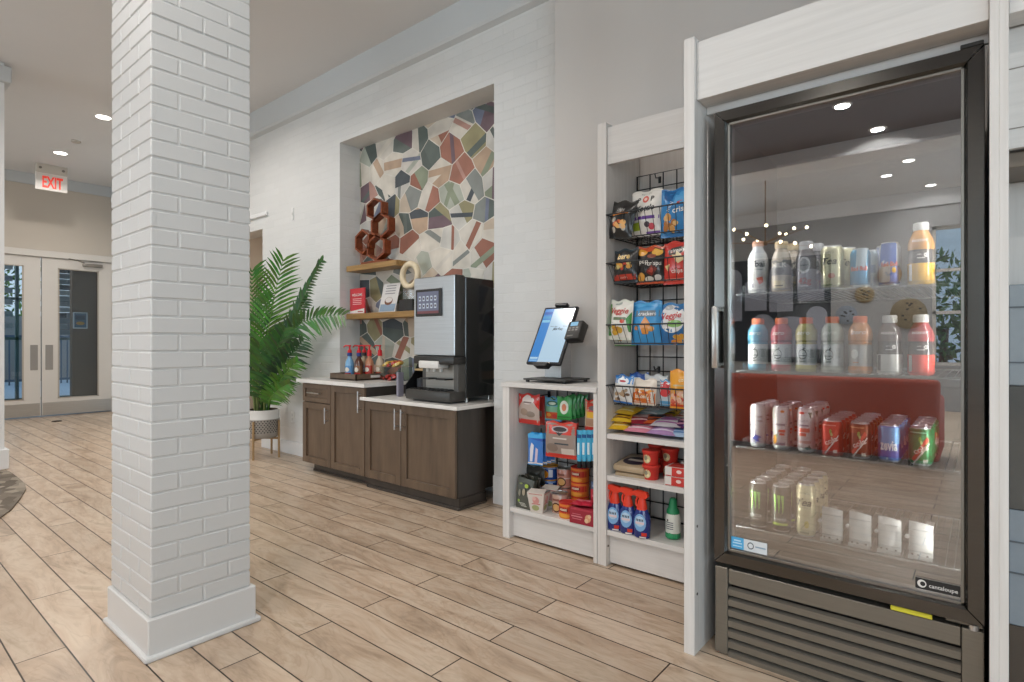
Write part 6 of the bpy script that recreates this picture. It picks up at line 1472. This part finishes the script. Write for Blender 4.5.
# ------------------------------------------------------------------ the room that shows in the cooler glass
def sofa():
    t = thing('sofa', 'rust red sofa behind the camera, mirrored in the cooler glass', 'sofa', (-2.0, -2.5, 0)); L = t.location
    c = C('#a5432b')
    mb = MB(); mb.box(-3.9, -.30, -2.26, -2.10, .06, .80, c, .04, 3); mb.build('backrest', M_FABRIC, t, off=L)
    mb = MB(); mb.box(-3.7, -.50, -2.95, -2.26, .12, .42, c, .04, 3); mb.build('seat', M_FABRIC, t, off=L)
    for x in (-3.9, -.50):
        mb = MB(); mb.box(x, x+.2, -2.95, -2.255, .06, .62, c, .05, 3); mb.build('arm', M_FABRIC, t, off=L)
    for x in (-3.8, -.52):
        for y in (-2.85, -2.18):
            mb = MB(); mb.lathe([(.018, 0), (.025, .07)], C('#3a2a20'), 12, x, y); mb.build('leg', M_SATIN, t, off=L)
sofa()
def chandelier():
    t = thing('chandelier', 'branching chandelier of small bulbs mirrored in the cooler glass', 'chandelier', (-2.52, -4.75, CZ)); L = t.location
    br = C('#8a6a45'); c = Vector((-2.52, -4.75, 2.62))
    mb = MB(); mb.lathe([(.10, CZ-.03), (.10, CZ)], br, 24, c.x, c.y); mb.build('canopy', M_METAL, t, off=L)
    mb = MB(); mb.tube([(c.x, c.y, CZ-.02), tuple(c)], .008, br, 8); mb.sphere(c, .04, br); mb.build('stem', M_METAL, t, off=L)
    rng = random.Random(5)
    for k in range(14):
        a = k*2.4; e = rng.uniform(-.15, .55); d = Vector((math.cos(a)*math.cos(e), math.sin(a)*math.cos(e), math.sin(e))); ln = rng.uniform(.42, .62)
        mb = MB(); mb.tube([c, c+d*ln], .006, br, 6); arm = mb.build('arm', M_METAL, t, off=L)
        mb = MB(); mb.sphere(c+d*(ln+.02), .022, WHITE, 10, 6); mb.build('bulb', M_BULB, arm, off=L)
chandelier()
def art():
    t = thing('wall_mural', 'large mural of grey shapes on navy, mirrored in the cooler glass', 'mural', (-3.1, YB+.04, .9)); L = t.location
    mb = MB(); mb.box(-4.15, -2.15, YB+.005, YB+.04, .75, 2.75, C('#151c26'), .004); mb.build('backing', M_PAPER, t, off=L)
    for x0, x1, z0, z1, top in ((-4.1, -3.72, 1.55, 2.6, 1), (-4.1, -3.85, .9, 1.45, 1), (-3.66, -3.25, 1.75, 2.35, 0), (-3.55, -3.1, 1.0, 1.68, 1), (-3.2, -2.78, 1.72, 2.66, 1), (-3.05, -2.62, .85, 1.62, 0), (-2.70, -2.25, 1.9, 2.5, 1), (-2.55, -2.2, 1.0, 1.8, 1)):
        n = 10; w = (x1-x0)/2; pts = [(x0, z0), (x1, z0)]
        pts += [((x0+x1)/2+w*math.cos(PI*k/n), z1-(w if top else .05)+(w if top else .05)*math.sin(PI*k/n)) for k in range(n+1)]
        mb = MB(); mb.prism(pts, 'y', YB+.04, YB+.055, C('#8d8f9a')); mb.build('grey_shape', M_PAPER, t, off=L)
    for x, z, r, c, lab in ((-.98, 1.62, .26, '#8a7a5e', 'largest speckled round wall disc mirrored in the cooler glass'), (-1.62, 1.98, .15, '#9a8560', 'small tan speckled wall disc mirrored in the cooler glass'), (-1.90, 1.62, .17, '#8f96a0', 'blue grey speckled wall disc mirrored in the cooler glass'), (-1.25, 2.30, .18, '#a08560', 'highest tan wall disc mirrored in the cooler glass')):
        mb = MB(); mb.lathe([(r, 0), (r, .03), (r*.9, .04)], C(c), 32, M=Matrix.Rotation(-PI/2, 4, 'X'))
        rng = random.Random(int(r*1000))
        for _ in range(7):
            a, q = rng.uniform(0, 6.28), r*.7*rng.random(); S = lambda u, v, l: Vector((u, .0405, v)); mb.g_ell(S, q*math.cos(a), q*math.sin(a), .022, .016, BLACK, 8, 1, 1)
        tag(mb.build('wall_disc', M_STONE, loc=(x, YB+.001, z)), lab, 'wall disc', 'round stone wall discs')
art()
# greenery and daylight outside
def shrub(x, y, h, r, seed, lab):
    rng = random.Random(seed); t = thing('garden_tree', lab, 'tree', (x, y, -.4))
    mb = MB()
    for _ in range(900):
        d = Vector((rng.gauss(0, 1), rng.gauss(0, 1), rng.gauss(0, 1))).normalized()*rng.random()**.4
        p = Vector((x+d.x*r, y+d.y*r, h+d.z*r*.9)); a = Vector((rng.gauss(0, 1), rng.gauss(0, 1), rng.gauss(0, 1))).normalized(); b = a.orthogonal().normalized(); s = rng.uniform(.07, .16)
        mb.add([p-a*s, p+b*s*.4, p+a*s, p-b*s*.4], [(0, 1, 2, 3)], rng.choice((C('#4f7f3a'), C('#6fa050'), C('#3d6a34'), C('#86b060'))))
    mb.build('foliage', M_LEAF, t, off=t.location)
    mb = MB(); mb.tube([(x, y, -.4), (x+.1, y, h-.3)], .1, C('#5a4632'), 8, taper=[1, .6]); mb.build('trunk', M_MATTE, t, off=t.location)
shrub(-.7, -10.3, 1.7, 1.5, 1, 'leafy tree outside the window mirrored at the right of the glass'); shrub(3.4, -11.5, 2.2, 1.6, 2, 'leafy tree outside the rear windows to the right')
shrub(-24.5, 3.2, 2.9, 2.0, 3, 'leafy tree outside the left entrance door pane'); shrub(-25, 8.0, 2.9, 2.0, 4, 'leafy tree outside beyond the slatted vestibule wall')

# ------------------------------------------------------------------ light, sky, camera
for i, (a, b) in enumerate(wins):
    if a == -.66: continue
    lamp_obj('window_fill', 'AREA', ((a+b)/2, YB-.25, (WZ0+WZ1)/2), 150*(b-a)/1.8, (.90, .95, 1.0), rot=(PI/2, 0, 0), size=b-a, sizey=WZ1-WZ0)  # added area lamps outside the rear windows fill the room evenly
for a, b in rw:
    lamp_obj('window_fill', 'AREA', (XR+.25, (a+b)/2, (WZ0+WZ1)/2), 110, (.82, .92, 1.0), rot=(0, PI/2, 0), size=WZ1-WZ0, sizey=b-a)  # area lamps added at the side windows as daylight fill
lamp_obj('alcove_fill', 'AREA', (-6.9, 4.1, 2.95), 25, (1, .9, .78), size=.3)  # unseen area lamp added to brighten the alcove, no fixture
lamp_obj('vestibule_fill', 'AREA', (-12.6, 1.8, 2.85), 8, (.9, .95, 1), size=.5)  # area lamp added under the vestibule ceiling, without a fixture
w = bpy.data.worlds.new('sky'); SC.world = w; w.use_nodes = True
bg = w.node_tree.nodes['Background']; bg.inputs[0].default_value = (.72, .86, 1.0, 1); bg.inputs[1].default_value = 1.1
cam = bpy.data.cameras.new('camera'); co = bpy.data.objects.new('camera', cam); COL.objects.link(co)
cam.sensor_width = 36; cam.lens = 36*FPX/1024; cam.clip_start = .02; cam.clip_end = 200
co.location = (0, 0, CAM_H); co.rotation_euler = (PI/2, 0, YAW)
SC.camera = co
SC.view_settings.view_transform = 'Standard'; SC.view_settings.look = 'None'; SC.view_settings.gamma = 1
SC.view_settings.use_curve_mapping = False; SC.view_settings.exposure = -0.3
SC.cycles.max_bounces = 8; SC.cycles.diffuse_bounces = 4; SC.cycles.glossy_bounces = 4; SC.cycles.transparent_max_bounces = 16
SC.cycles.sample_clamp_indirect = 6; SC.cycles.caustics_reflective = False; SC.cycles.caustics_refractive = False
